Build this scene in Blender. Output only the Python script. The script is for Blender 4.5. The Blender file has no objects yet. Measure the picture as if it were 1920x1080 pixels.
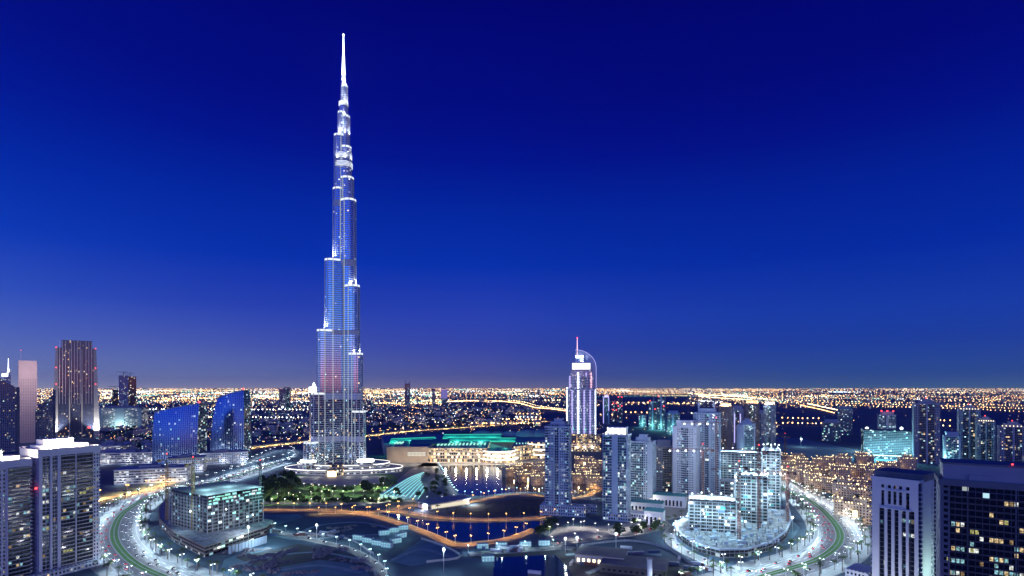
import bpy, bmesh, math, random
from mathutils import Vector, Matrix
random.seed(7)
S = bpy.context.scene
COL = S.collection
R = math.radians

# ---------------------------------------------------------------- camera, sky, sun, exposure
H, F, HY = 168.0, 1066.0, 727.0            # eye height (m), focal length and horizon row in photo pixels


def srgb(r, g, b, a=1.0):
    f = lambda c: c / 12.92 if c <= 0.04045 else ((c + 0.055) / 1.055) ** 2.4
    return (f(r / 255), f(g / 255), f(b / 255), a)


cam = bpy.data.cameras.new('camera')
cam.lens = F * 36 / 1920
cam.sensor_width = 36
cam.shift_y = (HY - 540) / 1920
cam.clip_start = 1
cam.clip_end = 300000
co = bpy.data.objects.new('camera', cam)
co.location = (0, 0, H)
co.rotation_euler = (R(90), 0, 0)
COL.objects.link(co)
S.camera = co
S.view_settings.view_transform = 'Standard'
S.view_settings.look = 'None'
S.view_settings.exposure = 0
S.view_settings.gamma = 1
S.view_settings.use_curve_mapping = False
try:
    S.cycles.use_denoising = True
    S.cycles.sample_clamp_indirect = 4
    S.cycles.max_bounces = 6
    S.cycles.diffuse_bounces = 2
    S.cycles.glossy_bounces = 3
    S.cycles.caustics_reflective = False
    S.cycles.caustics_refractive = False
    S.cycles.use_light_tree = True
except Exception:
    pass


def ramp_fill(node, stops):
    els = node.color_ramp.elements
    while len(els) > 1:
        els.remove(els[0])
    els[0].position = stops[0][0]
    els[0].color = stops[0][1]
    for p, c in stops[1:]:
        e = els.new(p)
        e.color = c


W = bpy.data.worlds.new('World')
S.world = W
W.use_nodes = True
nt = W.node_tree
nt.nodes.clear()
n = nt.nodes.new
out = n('ShaderNodeOutputWorld')
bg = n('ShaderNodeBackground')
tc = n('ShaderNodeTexCoord')
sep = n('ShaderNodeSeparateXYZ')
nt.links.new(tc.outputs['Generated'], sep.inputs[0])
mx = n('ShaderNodeMath'); mx.operation = 'MAXIMUM'; mx.inputs[1].default_value = 0
nt.links.new(sep.outputs['Z'], mx.inputs[0])
pw = n('ShaderNodeMath'); pw.operation = 'POWER'; pw.inputs[1].default_value = 0.5
nt.links.new(mx.outputs[0], pw.inputs[0])
rf = n('ShaderNodeValToRGB')
ramp_fill(rf, [(0.0, srgb(140, 122, 142)), (0.08, srgb(116, 112, 152)), (0.159, srgb(80, 88, 156)), (0.268, srgb(54, 70, 168)),
               (0.344, srgb(42, 66, 176)), (0.456, srgb(4, 48, 172)), (0.541, srgb(0, 37, 160)), (0.61, srgb(0, 17, 142)),
               (0.666, srgb(0, 8, 128)), (0.712, srgb(0, 6, 122)), (0.75, srgb(0, 3, 112)), (1.0, srgb(0, 5, 90))])
rb = n('ShaderNodeValToRGB')
ramp_fill(rb, [(0.0, srgb(150, 128, 150)), (0.15, srgb(142, 136, 178)), (0.21, srgb(128, 145, 205)), (0.27, srgb(112, 150, 232)),
               (0.36, srgb(78, 138, 246)), (0.44, srgb(35, 98, 232)), (0.54, srgb(8, 55, 195)), (0.68, srgb(4, 34, 160)), (1.0, srgb(0, 6, 100))])
vm = n('ShaderNodeVectorMath'); vm.operation = 'MULTIPLY'; vm.inputs[1].default_value = (1, 1, 0)
nt.links.new(tc.outputs['Generated'], vm.inputs[0])
vn = n('ShaderNodeVectorMath'); vn.operation = 'NORMALIZE'
nt.links.new(vm.outputs[0], vn.inputs[0])
vd = n('ShaderNodeVectorMath'); vd.operation = 'DOT_PRODUCT'; vd.inputs[1].default_value = (-0.57, -0.82, 0)
nt.links.new(vn.outputs[0], vd.inputs[0])
mr = n('ShaderNodeMapRange'); mr.interpolation_type = 'SMOOTHSTEP'
mr.inputs['From Min'].default_value = -0.6
mr.inputs['From Max'].default_value = 1.0
nt.links.new(vd.outputs['Value'], mr.inputs['Value'])
for r_ in (rf, rb):
    nt.links.new(pw.outputs[0], r_.inputs[0])
mixc = n('ShaderNodeMix'); mixc.data_type = 'RGBA'
nt.links.new(mr.outputs[0], mixc.inputs['Factor'])
nt.links.new(rf.outputs[0], mixc.inputs['A'])
nt.links.new(rb.outputs[0], mixc.inputs['B'])
# afterglow: a narrow lobe of the sky behind the camera, where the sun went down
rg_ = n('ShaderNodeValToRGB')
ramp_fill(rg_, [(0.0, srgb(255, 105, 90)), (0.14, srgb(255, 130, 130)), (0.2, srgb(215, 150, 190)), (0.27, srgb(170, 175, 240)), (0.36, srgb(110, 165, 250)), (0.5, srgb(20, 75, 215)), (0.7, srgb(4, 34, 160)), (1.0, srgb(0, 6, 100))])
nt.links.new(pw.outputs[0], rg_.inputs[0])
vg = n('ShaderNodeVectorMath'); vg.operation = 'DOT_PRODUCT'; vg.inputs[1].default_value = (0.24, -0.97, 0)
nt.links.new(vn.outputs[0], vg.inputs[0])
ml_ = n('ShaderNodeMapRange'); ml_.interpolation_type = 'SMOOTHSTEP'
ml_.inputs['From Min'].default_value = 0.62; ml_.inputs['From Max'].default_value = 0.985
nt.links.new(vg.outputs['Value'], ml_.inputs['Value'])
mixg = n('ShaderNodeMix'); mixg.data_type = 'RGBA'
nt.links.new(ml_.outputs[0], mixg.inputs['Factor'])
nt.links.new(mixc.outputs['Result'], mixg.inputs['A']); nt.links.new(rg_.outputs[0], mixg.inputs['B'])
SKY_GAIN = 1.0
bg.inputs['Strength'].default_value = SKY_GAIN
dk = n('ShaderNodeMapRange')
dk.inputs['From Min'].default_value = -1.0; dk.inputs['From Max'].default_value = -0.8
dk.inputs['To Min'].default_value = 0.0; dk.inputs['To Max'].default_value = 1.0
nt.links.new(vd.outputs['Value'], dk.inputs['Value'])
tint = n('ShaderNodeMix'); tint.data_type = 'RGBA'
tint.inputs['A'].default_value = (0.3, 0.78, 0.88, 1); tint.inputs['B'].default_value = (1, 1, 1, 1)
nt.links.new(dk.outputs[0], tint.inputs['Factor'])
# brighter twilight behind the camera
bk = n('ShaderNodeMapRange'); bk.interpolation_type = 'SMOOTHSTEP'
bk.inputs['From Min'].default_value = -0.15; bk.inputs['From Max'].default_value = 0.9
bk.inputs['To Min'].default_value = 1.0; bk.inputs['To Max'].default_value = 1.8
nt.links.new(vd.outputs['Value'], bk.inputs['Value'])
bks = n('ShaderNodeVectorMath'); bks.operation = 'SCALE'
nt.links.new(tint.outputs['Result'], bks.inputs[0]); nt.links.new(bk.outputs[0], bks.inputs['Scale'])
# paler air low over the left half
lg = n('ShaderNodeMapRange'); lg.interpolation_type = 'SMOOTHSTEP'
lg.inputs['From Min'].default_value = -0.88; lg.inputs['From Max'].default_value = -0.35
nt.links.new(vd.outputs['Value'], lg.inputs['Value'])
le = n('ShaderNodeMapRange')
le.inputs['From Min'].default_value = 0.0; le.inputs['From Max'].default_value = 0.36; le.inputs['To Min'].default_value = 1.0; le.inputs['To Max'].default_value = 0.0
nt.links.new(pw.outputs[0], le.inputs['Value'])
lm_ = n('ShaderNodeMath'); lm_.operation = 'MULTIPLY'
nt.links.new(lg.outputs[0], lm_.inputs[0]); nt.links.new(le.outputs[0], lm_.inputs[1])
lc = n('ShaderNodeVectorMath'); lc.operation = 'SCALE'; lc.inputs[0].default_value = (0.10, 0.155, 0.19)
nt.links.new(lm_.outputs[0], lc.inputs['Scale'])
la = n('ShaderNodeVectorMath'); la.operation = 'ADD'
nt.links.new(mixg.outputs['Result'], la.inputs[0]); nt.links.new(lc.outputs[0], la.inputs[1])
mul = n('ShaderNodeVectorMath'); mul.operation = 'MULTIPLY'
nt.links.new(la.outputs[0], mul.inputs[0]); nt.links.new(bks.outputs[0], mul.inputs[1])
nt.links.new(mul.outputs[0], bg.inputs['Color'])
nt.links.new(bg.outputs[0], out.inputs[0])

sun = bpy.data.lights.new('sun', 'SUN')
sun.energy = 0.1
sun.angle = R(50)
sun.color = (0.3, 0.5, 1.0)
so = bpy.data.objects.new('sun', sun)
so.rotation_euler = Vector((0.57, 0.82, -0.35)).to_track_quat('-Z', 'Y').to_euler()
COL.objects.link(so)


# ---------------------------------------------------------------- helpers
def yd(py):
    return H * F / (py - HY)


def gp(px, py):                       # photo pixel on the ground -> metres
    Y = yd(py)
    return ((px - 960) * Y / F, Y)


def at(px, py, Y):                    # photo pixel at depth Y -> metres
    return ((px - 960) * Y / F, Y, H - (py - HY) * Y / F)


def zat(py, Y):
    return H - (py - HY) * Y / F


MATS = {}


def base_mat(name):
    m = bpy.data.materials.new(name)
    m.use_nodes = True
    m.node_tree.nodes.clear()
    o = m.node_tree.nodes.new('ShaderNodeOutputMaterial')
    MATS[name] = m
    return m, m.node_tree, o


def plain(name, col, rough=0.6, metal=0.0, var=0.15, scale=0.08, spec=0.5, bump=0.0, two=None):
    m, t, o = base_mat(name)
    p = t.nodes.new('ShaderNodeBsdfPrincipled')
    tcd = t.nodes.new('ShaderNodeTexCoord')
    nz = t.nodes.new('ShaderNodeTexNoise')
    nz.inputs['Scale'].default_value = scale
    nz.inputs['Detail'].default_value = 12
    nz.inputs['Roughness'].default_value = 0.66
    t.links.new(tcd.outputs['Object'], nz.inputs['Vector'])
    rp = t.nodes.new('ShaderNodeValToRGB')
    c2 = two or tuple(min(1, c * (1 + var)) for c in col[:3])
    c1 = col if two else tuple(c * (1 - var) for c in col[:3])
    ramp_fill(rp, [(0.32, (*c1[:3], 1)), (0.68, (*c2[:3], 1))])
    t.links.new(nz.outputs['Fac'], rp.inputs[0])
    t.links.new(rp.outputs[0], p.inputs['Base Color'])
    p.inputs['Roughness'].default_value = rough
    p.inputs['Metallic'].default_value = metal
    p.inputs['Specular IOR Level'].default_value = spec
    if bump:
        b = t.nodes.new('ShaderNodeBump')
        b.inputs['Strength'].default_value = bump
        b.inputs['Distance'].default_value = 1.0
        t.links.new(nz.outputs['Fac'], b.inputs['Height'])
        t.links.new(b.outputs[0], p.inputs['Normal'])
    t.links.new(p.outputs[0], o.inputs[0])
    return m


def room_glow(name, col, strength):
    """a lit room behind glass: lamps and curtains make it uneven"""
    m, t, o = base_mat(name)
    e = t.nodes.new('ShaderNodeEmission'); tcd = t.nodes.new('ShaderNodeTexCoord')
    nz = t.nodes.new('ShaderNodeTexNoise'); nz.inputs['Scale'].default_value = 0.9; nz.inputs['Detail'].default_value = 3
    t.links.new(tcd.outputs['Object'], nz.inputs['Vector'])
    rp = t.nodes.new('ShaderNodeValToRGB')
    ramp_fill(rp, [(0.35, (col[0] * .12, col[1] * .1, col[2] * .1, 1)), (0.5, (col[0] * .55, col[1] * .5, col[2] * .45, 1)), (0.62, (*col, 1))])
    t.links.new(nz.outputs['Fac'], rp.inputs[0]); t.links.new(rp.outputs[0], e.inputs[0])
    e.inputs[1].default_value = strength
    t.links.new(e.outputs[0], o.inputs[0])
    m.cycles.emission_sampling = 'NONE'
    return m


def glow(name, col, strength, sample=False):
    m, t, o = base_mat(name)
    e = t.nodes.new('ShaderNodeEmission')
    e.inputs[0].default_value = (*col[:3], 1)
    e.inputs[1].default_value = strength
    t.links.new(e.outputs[0], o.inputs[0])
    m.cycles.emission_sampling = 'AUTO' if sample else 'NONE'
    return m


PAL = {
    'mix': [(0.0, (1.0, 0.62, 0.25)), (0.45, (1.0, 0.85, 0.55)), (0.6, (0.95, 1.0, 0.95)), (0.8, (0.45, 0.85, 1.0)), (1.0, (0.7, 0.95, 0.75))],
    'warm': [(0.0, (1.0, 0.5, 0.15)), (0.6, (1.0, 0.75, 0.35)), (1.0, (1.0, 0.92, 0.7))],
    'cool': [(0.0, (0.35, 0.8, 1.0)), (0.5, (0.75, 0.95, 1.0)), (0.8, (1.0, 0.95, 0.85)), (1.0, (0.3, 1.0, 0.75))],
    'white': [(0.0, (1.0, 0.9, 0.7)), (0.5, (1.0, 1.0, 1.0)), (1.0, (0.75, 0.9, 1.0))],
}


def facade(name, glass=(0.015, 0.025, 0.04), frame=(0.35, 0.36, 0.4), lit=0.1, pal='mix', e=1.6, fx=0.2, fy=0.3,
           gm=0.0, gr=0.1, fr=0.55, fm=0.0, spec=1.0, haze=0.0):
    """glazing seen through a frame grid; a share of the panes has its lamps on. uv = window units"""
    m, t, o = base_mat(name)
    nn = t.nodes.new
    L = t.links.new

    def math_(op, a, b=None):
        q = nn('ShaderNodeMath'); q.operation = op
        for i, v in enumerate((a, b)):
            if v is None: continue
            if isinstance(v, (int, float)): q.inputs[i].default_value = v
            else: L(v, q.inputs[i])
        return q.outputs[0]
    uv = nn('ShaderNodeUVMap')
    s = nn('ShaderNodeSeparateXYZ'); L(uv.outputs[0], s.inputs[0])
    fu, fv = math_('FRACT', s.outputs[0]), math_('FRACT', s.outputs[1])
    cu, cv = math_('FLOOR', s.outputs[0]), math_('FLOOR', s.outputs[1])
    oi = nn('ShaderNodeObjectInfo')
    cb = nn('ShaderNodeCombineXYZ')
    L(cu, cb.inputs[0]); L(cv, cb.inputs[1]); L(math_('MULTIPLY', oi.outputs['Random'], 91.7), cb.inputs[2])
    wn = nn('ShaderNodeTexWhiteNoise'); wn.noise_dimensions = '3D'
    L(cb.outputs[0], wn.inputs['Vector'])
    sc = nn('ShaderNodeSeparateColor'); L(wn.outputs['Color'], sc.inputs[0])
    fmask = math_('MAXIMUM', math_('LESS_THAN', fu, fx), math_('LESS_THAN', fv, fy))
    # lit panes cluster on some floors
    nz = nn('ShaderNodeTexNoise'); nz.inputs['Scale'].default_value = 0.21; nz.inputs['Detail'].default_value = 2
    L(cb.outputs[0], nz.inputs['Vector'])
    thr = math_('MULTIPLY', math_('POWER', nz.outputs['Fac'], 2.0), lit * 3.4)
    islit = math_('LESS_THAN', sc.outputs[0], thr)
    rp = nn('ShaderNodeValToRGB'); ramp_fill(rp, [(p_, (*c_, 1)) for p_, c_ in PAL[pal]])
    L(sc.outputs[1], rp.inputs[0])
    st = math_('MULTIPLY', islit, math_('ADD', math_('MULTIPLY', math_('POWER', sc.outputs[2], 2.5), e), e * 0.12))
    g = nn('ShaderNodeBsdfPrincipled')
    g.inputs['Base Color'].default_value = (*glass, 1)
    g.inputs['Roughness'].default_value = gr
    g.inputs['Metallic'].default_value = gm
    g.inputs['Specular IOR Level'].default_value = spec
    L(rp.outputs[0], g.inputs['Emission Color'])
    L(st, g.inputs['Emission Strength'])
    f = nn('ShaderNodeBsdfPrincipled')
    f.inputs['Base Color'].default_value = (*frame, 1)
    f.inputs['Roughness'].default_value = fr
    f.inputs['Metallic'].default_value = fm
    mix = nn('ShaderNodeMixShader')
    L(fmask, mix.inputs[0]); L(g.outputs[0], mix.inputs[1]); L(f.outputs[0], mix.inputs[2])
    L(mix.outputs[0], o.inputs[0])
    m.cycles.emission_sampling = 'NONE'
    return m


class MB:
    """collects faces in local metres; build() links ONE mesh object"""

    def __init__(self):
        self.v, self.f, self.uv, self.mi = [], [], [], []

    def face(self, pts, uvs=None, mi=0):
        k = len(self.v)
        self.v += [tuple(p) for p in pts]
        self.f.append(tuple(range(k, k + len(pts))))
        self.uv.append(uvs or [(0.02, 0.02)] * len(pts))
        self.mi.append(mi)

    def prism(self, poly, z0, z1, bay=3.0, flo=3.5, mi=0, cap=None, top=True, bot=False, zt=None, uo=None, closed=True):
        """poly counter-clockwise; zt(x, y) may give a sloped top; cap = material of the top"""
        u = random.randint(0, 60) if uo is None else uo
        m = len(poly)
        zz = (lambda p: zt(p[0], p[1])) if zt else (lambda p: z1)
        for i in range(m if closed else m - 1):
            a, b = poly[i], poly[(i + 1) % m]
            l = math.hypot(b[0] - a[0], b[1] - a[1])
            du = l / bay
            self.face([(a[0], a[1], z0), (b[0], b[1], z0), (b[0], b[1], zz(b)), (a[0], a[1], zz(a))],
                      [(u, z0 / flo), (u + du, z0 / flo), (u + du, zz(b) / flo), (u, zz(a) / flo)], mi)
            u += du
        if top:
            self.face([(p[0], p[1], zz(p)) for p in poly], None, mi if cap is None else cap)
        if bot:
            self.face([(p[0], p[1], z0) for p in reversed(poly)], None, mi if cap is None else cap)

    def box(self, x0, x1, y0, y1, z0, z1, bay=3.0, flo=3.5, mi=0, cap=None, bot=False):
        nb = lambda l: l / max(1, round(l / bay))
        poly = [(x0, y0), (x1, y0), (x1, y1), (x0, y1)]
        self.prism(poly, z0, z1, nb(x1 - x0), flo, mi, cap, True, bot)

    def cyl(self, x, y, r, z0, z1, seg=16, r1=None, bay=3.0, flo=3.5, mi=0, cap=None, bot=False):
        r1 = r if r1 is None else r1
        u0 = random.randint(0, 50)
        c = [(math.cos(2 * math.pi * k / seg), math.sin(2 * math.pi * k / seg)) for k in range(seg)]
        du = 2 * math.pi * r / seg / bay
        for k in range(seg):
            a, b = c[k], c[(k + 1) % seg]
            self.face([(x + a[0] * r, y + a[1] * r, z0), (x + b[0] * r, y + b[1] * r, z0), (x + b[0] * r1, y + b[1] * r1, z1), (x + a[0] * r1, y + a[1] * r1, z1)],
                      [(u0 + k * du, z0 / flo), (u0 + (k + 1) * du, z0 / flo), (u0 + (k + 1) * du, z1 / flo), (u0 + k * du, z1 / flo)], mi)
        if r1 > 0:
            self.face([(x + a[0] * r1, y + a[1] * r1, z1) for a in c], None, mi if cap is None else cap)
        if bot:
            self.face([(x + a[0] * r, y + a[1] * r, z0) for a in reversed(c)], None, mi)

    def ball(self, x, y, z, r, rz=None, seg=8, rings=5, mi=0):
        rz = rz or r
        P = lambda i, k: (x + r * math.sin(math.pi * i / rings) * math.cos(2 * math.pi * k / seg),
                          y + r * math.sin(math.pi * i / rings) * math.sin(2 * math.pi * k / seg),
                          z + rz * math.cos(math.pi * i / rings))
        for i in range(rings):
            for k in range(seg):
                if i == 0: self.face([P(0, 0), P(1, k), P(1, k + 1)], None, mi)
                elif i == rings - 1: self.face([P(i, k + 1), P(i, k), P(rings, 0)], None, mi)
                else: self.face([P(i, k), P(i + 1, k), P(i + 1, k + 1), P(i, k + 1)], None, mi)

    def octa(self, x, y, z, r, mi=0):
        d = [(x + r, y, z), (x, y + r, z), (x - r, y, z), (x, y - r, z)]
        for k in range(4):
            self.face([d[k], d[(k + 1) % 4], (x, y, z + r)], None, mi)
            self.face([d[(k + 1) % 4], d[k], (x, y, z - r)], None, mi)

    def bar(self, a, b, w, mi=0):
        a, b = Vector(a), Vector(b)
        d = (b - a).normalized()
        s = d.cross(Vector((0, 0, 1)))
        s = s.normalized() if s.length > 1e-4 else Vector((1, 0, 0))
        t = d.cross(s).normalized()
        q = [s + t, -s + t, -s - t, s - t]
        h = w / 2
        for k in range(4):
            self.face([a + q[k] * h, a + q[(k + 1) % 4] * h, b + q[(k + 1) % 4] * h, b + q[k] * h], None, mi)
        self.face([b + x * h for x in q], None, mi)
        self.face([a + x * h for x in reversed(q)], None, mi)

    def build(self, name, mats, parent=None, smooth=False):
        me = bpy.data.meshes.new(name)
        me.from_pydata(self.v, [], self.f)
        uvl = me.uv_layers.new(name='UVMap')
        flat = [c for f in self.uv for q in f for c in q]
        uvl.data.foreach_set('uv', flat)
        if not isinstance(mats, (list, tuple)):
            mats = [mats]
        for m in mats:
            me.materials.append(m)
        me.polygons.foreach_set('material_index', self.mi)
        if smooth:
            me.polygons.foreach_set('use_smooth', [True] * len(self.f))
        me.update()
        o = bpy.data.objects.new(name, me)
        COL.objects.link(o)
        if parent is not None:
            o.parent = parent
        return o


def tag(o, label, cat, group=None, kind=None):
    o['label'] = label
    o['category'] = cat
    if group: o['group'] = group
    if kind: o['kind'] = kind
    return o


def thing(name, label, cat, loc=(0, 0, 0), rot=0, group=None):
    o = bpy.data.objects.new(name, None)
    o.empty_display_size = 5
    o.location = loc
    o.rotation_euler = (0, 0, R(rot))
    COL.objects.link(o)
    return tag(o, label, cat, group)


def struct(mb, name, mat, smooth=False):
    o = mb.build(name, mat, None, smooth)
    o['kind'] = 'structure'
    return o


def children(o):
    return list(o.children)


def dup(o, loc=None, rot=None, label=None, group=None, scale=None, parent=None):
    c = o.copy()
    COL.objects.link(c)
    if parent is not None: c.parent = parent
    if loc is not None: c.location = loc
    if rot is not None: c.rotation_euler = (0, 0, R(rot))
    if scale is not None: c.scale = (scale, scale, scale)
    if label: c['label'] = label
    if group: c['group'] = group
    for ch in children(o):
        dup(ch, parent=c)
    return c


def lamp(parent, loc, power, col, radius=0.5, spot=None, aim=None, blend=0.6):
    l = bpy.data.lights.new('lamp_light', 'SPOT' if spot else 'POINT')
    l.energy = power
    l.color = col
    l.shadow_soft_size = radius
    if spot:
        l.spot_size = R(spot)
        l.spot_blend = blend
    o = bpy.data.objects.new('lamp_light', l)
    o.location = loc
    if aim is not None:
        o.rotation_euler = Vector(aim).to_track_quat('-Z', 'Y').to_euler()
    o.parent = parent
    COL.objects.link(o)
    return o


def smooth_path(pts, step=12.0):
    P = [Vector((p[0], p[1])) for p in pts]
    P = [P[0] * 2 - P[1]] + P + [P[-1] * 2 - P[-2]]
    res = []
    for i in range(1, len(P) - 2):
        a, b, c, d = P[i - 1], P[i], P[i + 1], P[i + 2]
        k = max(2, int((c - b).length / step))
        for j in range(k):
            t = j / k
            res.append(0.5 * ((2 * b) + (c - a) * t + (2 * a - 5 * b + 4 * c - d) * t * t + (3 * b - a - 3 * c + d) * t ** 3))
    res.append(P[-2])
    return res


def normals(path):
    r = []
    for i in range(len(path)):
        d = (path[min(i + 1, len(path) - 1)] - path[max(i - 1, 0)]).normalized()
        r.append(Vector((-d.y, d.x)))
    return r


def ribbon(mb, path, o0, o1, z, mi=0, thick=0.0):
    nr = normals(path)
    for i in range(len(path) - 1):
        a, b = path[i], path[i + 1]
        p = [a + nr[i] * o0, b + nr[i + 1] * o0, b + nr[i + 1] * o1, a + nr[i] * o1]
        if (p[1] - p[0]).cross(p[2] - p[1]) < 0:
            p.reverse()
        mb.face([(q.x, q.y, z) for q in p], None, mi)
        if thick:
            for q0, q1 in ((0, 1), (1, 2), (2, 3), (3, 0)):
                mb.face([(p[q0].x, p[q0].y, z - thick), (p[q1].x, p[q1].y, z - thick), (p[q1].x, p[q1].y, z), (p[q0].x, p[q0].y, z)], None, mi)


def along(path, step, off=0.0, start=0.0):
    """points every step metres along a path, off metres to its left, with heading in degrees"""
    nr = normals(path)
    acc, want, res = 0.0, start, []
    for i in range(len(path) - 1):
        a, b = path[i], path[i + 1]
        l = (b - a).length
        while want <= acc + l:
            t = (want - acc) / l
            p = a.lerp(b, t) + nr[i].lerp(nr[i + 1], t) * off
            d = b - a
            res.append((p.x, p.y, math.degrees(math.atan2(d.y, d.x))))
            want += step
        acc += l
    return res


def in_poly(x, y, poly):
    r = False
    for i in range(len(poly)):
        (x0, y0), (x1, y1) = poly[i], poly[i - 1]
        if (y0 > y) != (y1 > y) and x < (x1 - x0) * (y - y0) / (y1 - y0) + x0:
            r = not r
    return r


def sheet(pts_px, z):
    mb = MB()
    p = [gp(*q) for q in pts_px]
    ar = sum(p[i - 1][0] * p[i][1] - p[i][0] * p[i - 1][1] for i in range(len(p)))
    if ar < 0: p.reverse()
    # fan-safe: let blender tessellate one n-gon
    mb.face([(a, b, z) for a, b in p])
    return mb

# ---------------------------------------------------------------- materials
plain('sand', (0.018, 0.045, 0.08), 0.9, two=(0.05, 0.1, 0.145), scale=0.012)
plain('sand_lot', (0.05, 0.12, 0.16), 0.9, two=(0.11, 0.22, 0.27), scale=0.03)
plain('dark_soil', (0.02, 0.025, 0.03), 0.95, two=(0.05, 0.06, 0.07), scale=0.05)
plain('asphalt', (0.10, 0.105, 0.115), 0.5, var=0.3, scale=0.05)
plain('asphalt_old', (0.13, 0.13, 0.135), 0.7, var=0.3, scale=0.05)
plain('paving', (0.16, 0.165, 0.17), 0.7, two=(0.26, 0.265, 0.27), scale=0.2)
plain('road_paint', (0.75, 0.75, 0.75), 0.6, var=0.05)
plain('grass', (0.02, 0.09, 0.012), 0.95, two=(0.055, 0.2, 0.03), scale=0.15)
plain('leaf', (0.03, 0.07, 0.018), 0.8, two=(0.07, 0.13, 0.035), scale=0.6)
plain('leaf_dark', (0.018, 0.04, 0.015), 0.8, two=(0.04, 0.075, 0.025), scale=0.5)
plain('bark', (0.12, 0.09, 0.06), 0.9)
plain('concrete', (0.33, 0.34, 0.36), 0.7, var=0.12, scale=0.06)
plain('concrete_dark', (0.16, 0.165, 0.18), 0.8, var=0.2, scale=0.06)
plain('white_wall', (0.54, 0.56, 0.62), 0.6, var=0.06, scale=0.05)
plain('pale_wall', (0.35, 0.43, 0.52), 0.6, var=0.08, scale=0.05)
plain('beige_wall', (0.45, 0.36, 0.27), 0.75, var=0.12, scale=0.08)
plain('pink_wall', (0.52, 0.44, 0.42), 0.7, var=0.06, scale=0.05)
plain('grey_wall', (0.3, 0.31, 0.34), 0.65, var=0.1, scale=0.05)
plain('brown_wall', (0.27, 0.21, 0.17), 0.75, var=0.12, scale=0.05)
plain('roofing', (0.12, 0.125, 0.135), 0.85, var=0.25, scale=0.08)
plain('roofing_blue', (0.05, 0.1, 0.2), 0.5, var=0.2, scale=0.03)
plain('roofing_teal', (0.04, 0.22, 0.24), 0.5, var=0.2, scale=0.03)
plain('canopy_teal', (0.25, 0.5, 0.5), 0.5, var=0.15, scale=0.05)
plain('steel', (0.6, 0.62, 0.65), 0.3, metal=0.8, var=0.05)
plain('dark_metal', (0.08, 0.08, 0.09), 0.45, metal=0.5, var=0.1)
plain('crane_yellow', (0.3, 0.19, 0.06), 0.5, var=0.1)
plain('crane_red', (0.13, 0.05, 0.05), 0.5, var=0.1)
plain('blue_sail', (0.4, 0.48, 0.66), 0.35, metal=0.1, var=0.05)
plain('car_paint', (0.5, 0.5, 0.52), 0.2, metal=0.4, var=0.03)
plain('car_dark', (0.04, 0.04, 0.05), 0.2, metal=0.3, var=0.03)
plain('rubber', (0.02, 0.02, 0.02), 0.9)
plain('car_glass', (0.01, 0.012, 0.015), 0.08, spec=1.0)
plain('site_deck', (0.07, 0.075, 0.085), 0.9, two=(0.36, 0.38, 0.4), scale=0.22)
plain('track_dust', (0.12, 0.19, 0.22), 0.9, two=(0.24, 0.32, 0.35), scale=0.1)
plain('rubble', (0.1, 0.1, 0.12), 0.9, two=(0.28, 0.24, 0.22), scale=0.4)

glow('glow_white', (0.82, 0.93, 1.0), 7)
glow('glow_soft', (1.0, 0.97, 0.9), 2.6)
glow('glow_cool', (0.55, 0.9, 1.0), 5)
glow('glow_orange', (1.0, 0.5, 0.13), 6)
glow('glow_warm', (1.0, 0.78, 0.42), 4.0)
glow('glow_teal', (0.06, 0.8, 0.55), 0.9)
glow('glow_mint', (0.4, 1.0, 0.82), 1.1)
glow('edge_teal', (0.4, 0.95, 0.95), 1.3)
glow('glow_warm_dim', (1.0, 0.9, 0.68), 0.9)
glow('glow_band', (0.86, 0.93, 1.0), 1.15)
glow('dim_violet', (0.35, 0.3, 0.9), 0.5)
glow('glow_red', (1.0, 0.05, 0.06), 5)
glow('glow_lilac', (0.55, 0.5, 1.0), 1.6)
glow('glow_pink', (1.0, 0.6, 0.75), 1.6)
glow('edge_highlight', (0.75, 0.88, 1.0), 0.5)  # floodlit highlight of the tower fins, put in as emission
glow('far_orange', (1.0, 0.52, 0.18), 7)
glow('far_yellow', (1.0, 0.78, 0.42), 7)
glow('far_white', (0.9, 0.96, 1.0), 7)
glow('far_teal', (0.3, 0.95, 0.85), 2.6)

facade('glazing', lit=0.10, e=1.6)
facade('glazing_blue', glass=(0.01, 0.03, 0.07), frame=(0.12, 0.17, 0.25), lit=0.17, pal='cool', e=1.5, fx=0.14, fy=0.22)
facade('glazing_teal', glass=(0.01, 0.05, 0.07), frame=(0.1, 0.19, 0.23), lit=0.26, pal='cool', e=1.5, fx=0.14, fy=0.25)
facade('glazing_dark', glass=(0.006, 0.008, 0.014), frame=(0.05, 0.055, 0.07), lit=0.13, pal='mix', e=1.6, fx=0.12, fy=0.3)
facade('glazing_near', glass=(0.008, 0.012, 0.022), frame=(0.10, 0.11, 0.14), lit=0.015, pal='mix', e=1.0, fx=0.08, fy=0.12)
facade('punched', glass=(0.015, 0.02, 0.035), frame=(0.42, 0.46, 0.52), lit=0.2, pal='mix', e=1.5, fx=0.5, fy=0.5)
facade('punched_grey', glass=(0.012, 0.016, 0.03), frame=(0.26, 0.27, 0.31), lit=0.14, pal='mix', e=1.4, fx=0.45, fy=0.45)
facade('punched_beige', glass=(0.02, 0.02, 0.02), frame=(0.42, 0.33, 0.25), lit=0.09, pal='warm', e=1.4, fx=0.55, fy=0.5)
facade('punched_brown', glass=(0.02, 0.02, 0.02), frame=(0.3, 0.22, 0.16), lit=0.12, pal='warm', e=1.4, fx=0.5, fy=0.45)
facade('office_band', glass=(0.02, 0.03, 0.04), frame=(0.5, 0.5, 0.5), lit=0.55, pal='white', e=1.1, fx=0.06, fy=0.5)
facade('shop_band', glass=(0.02, 0.02, 0.02), frame=(0.4, 0.34, 0.28), lit=0.75, pal='warm', e=2.3, fx=0.2, fy=0.35)
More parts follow.
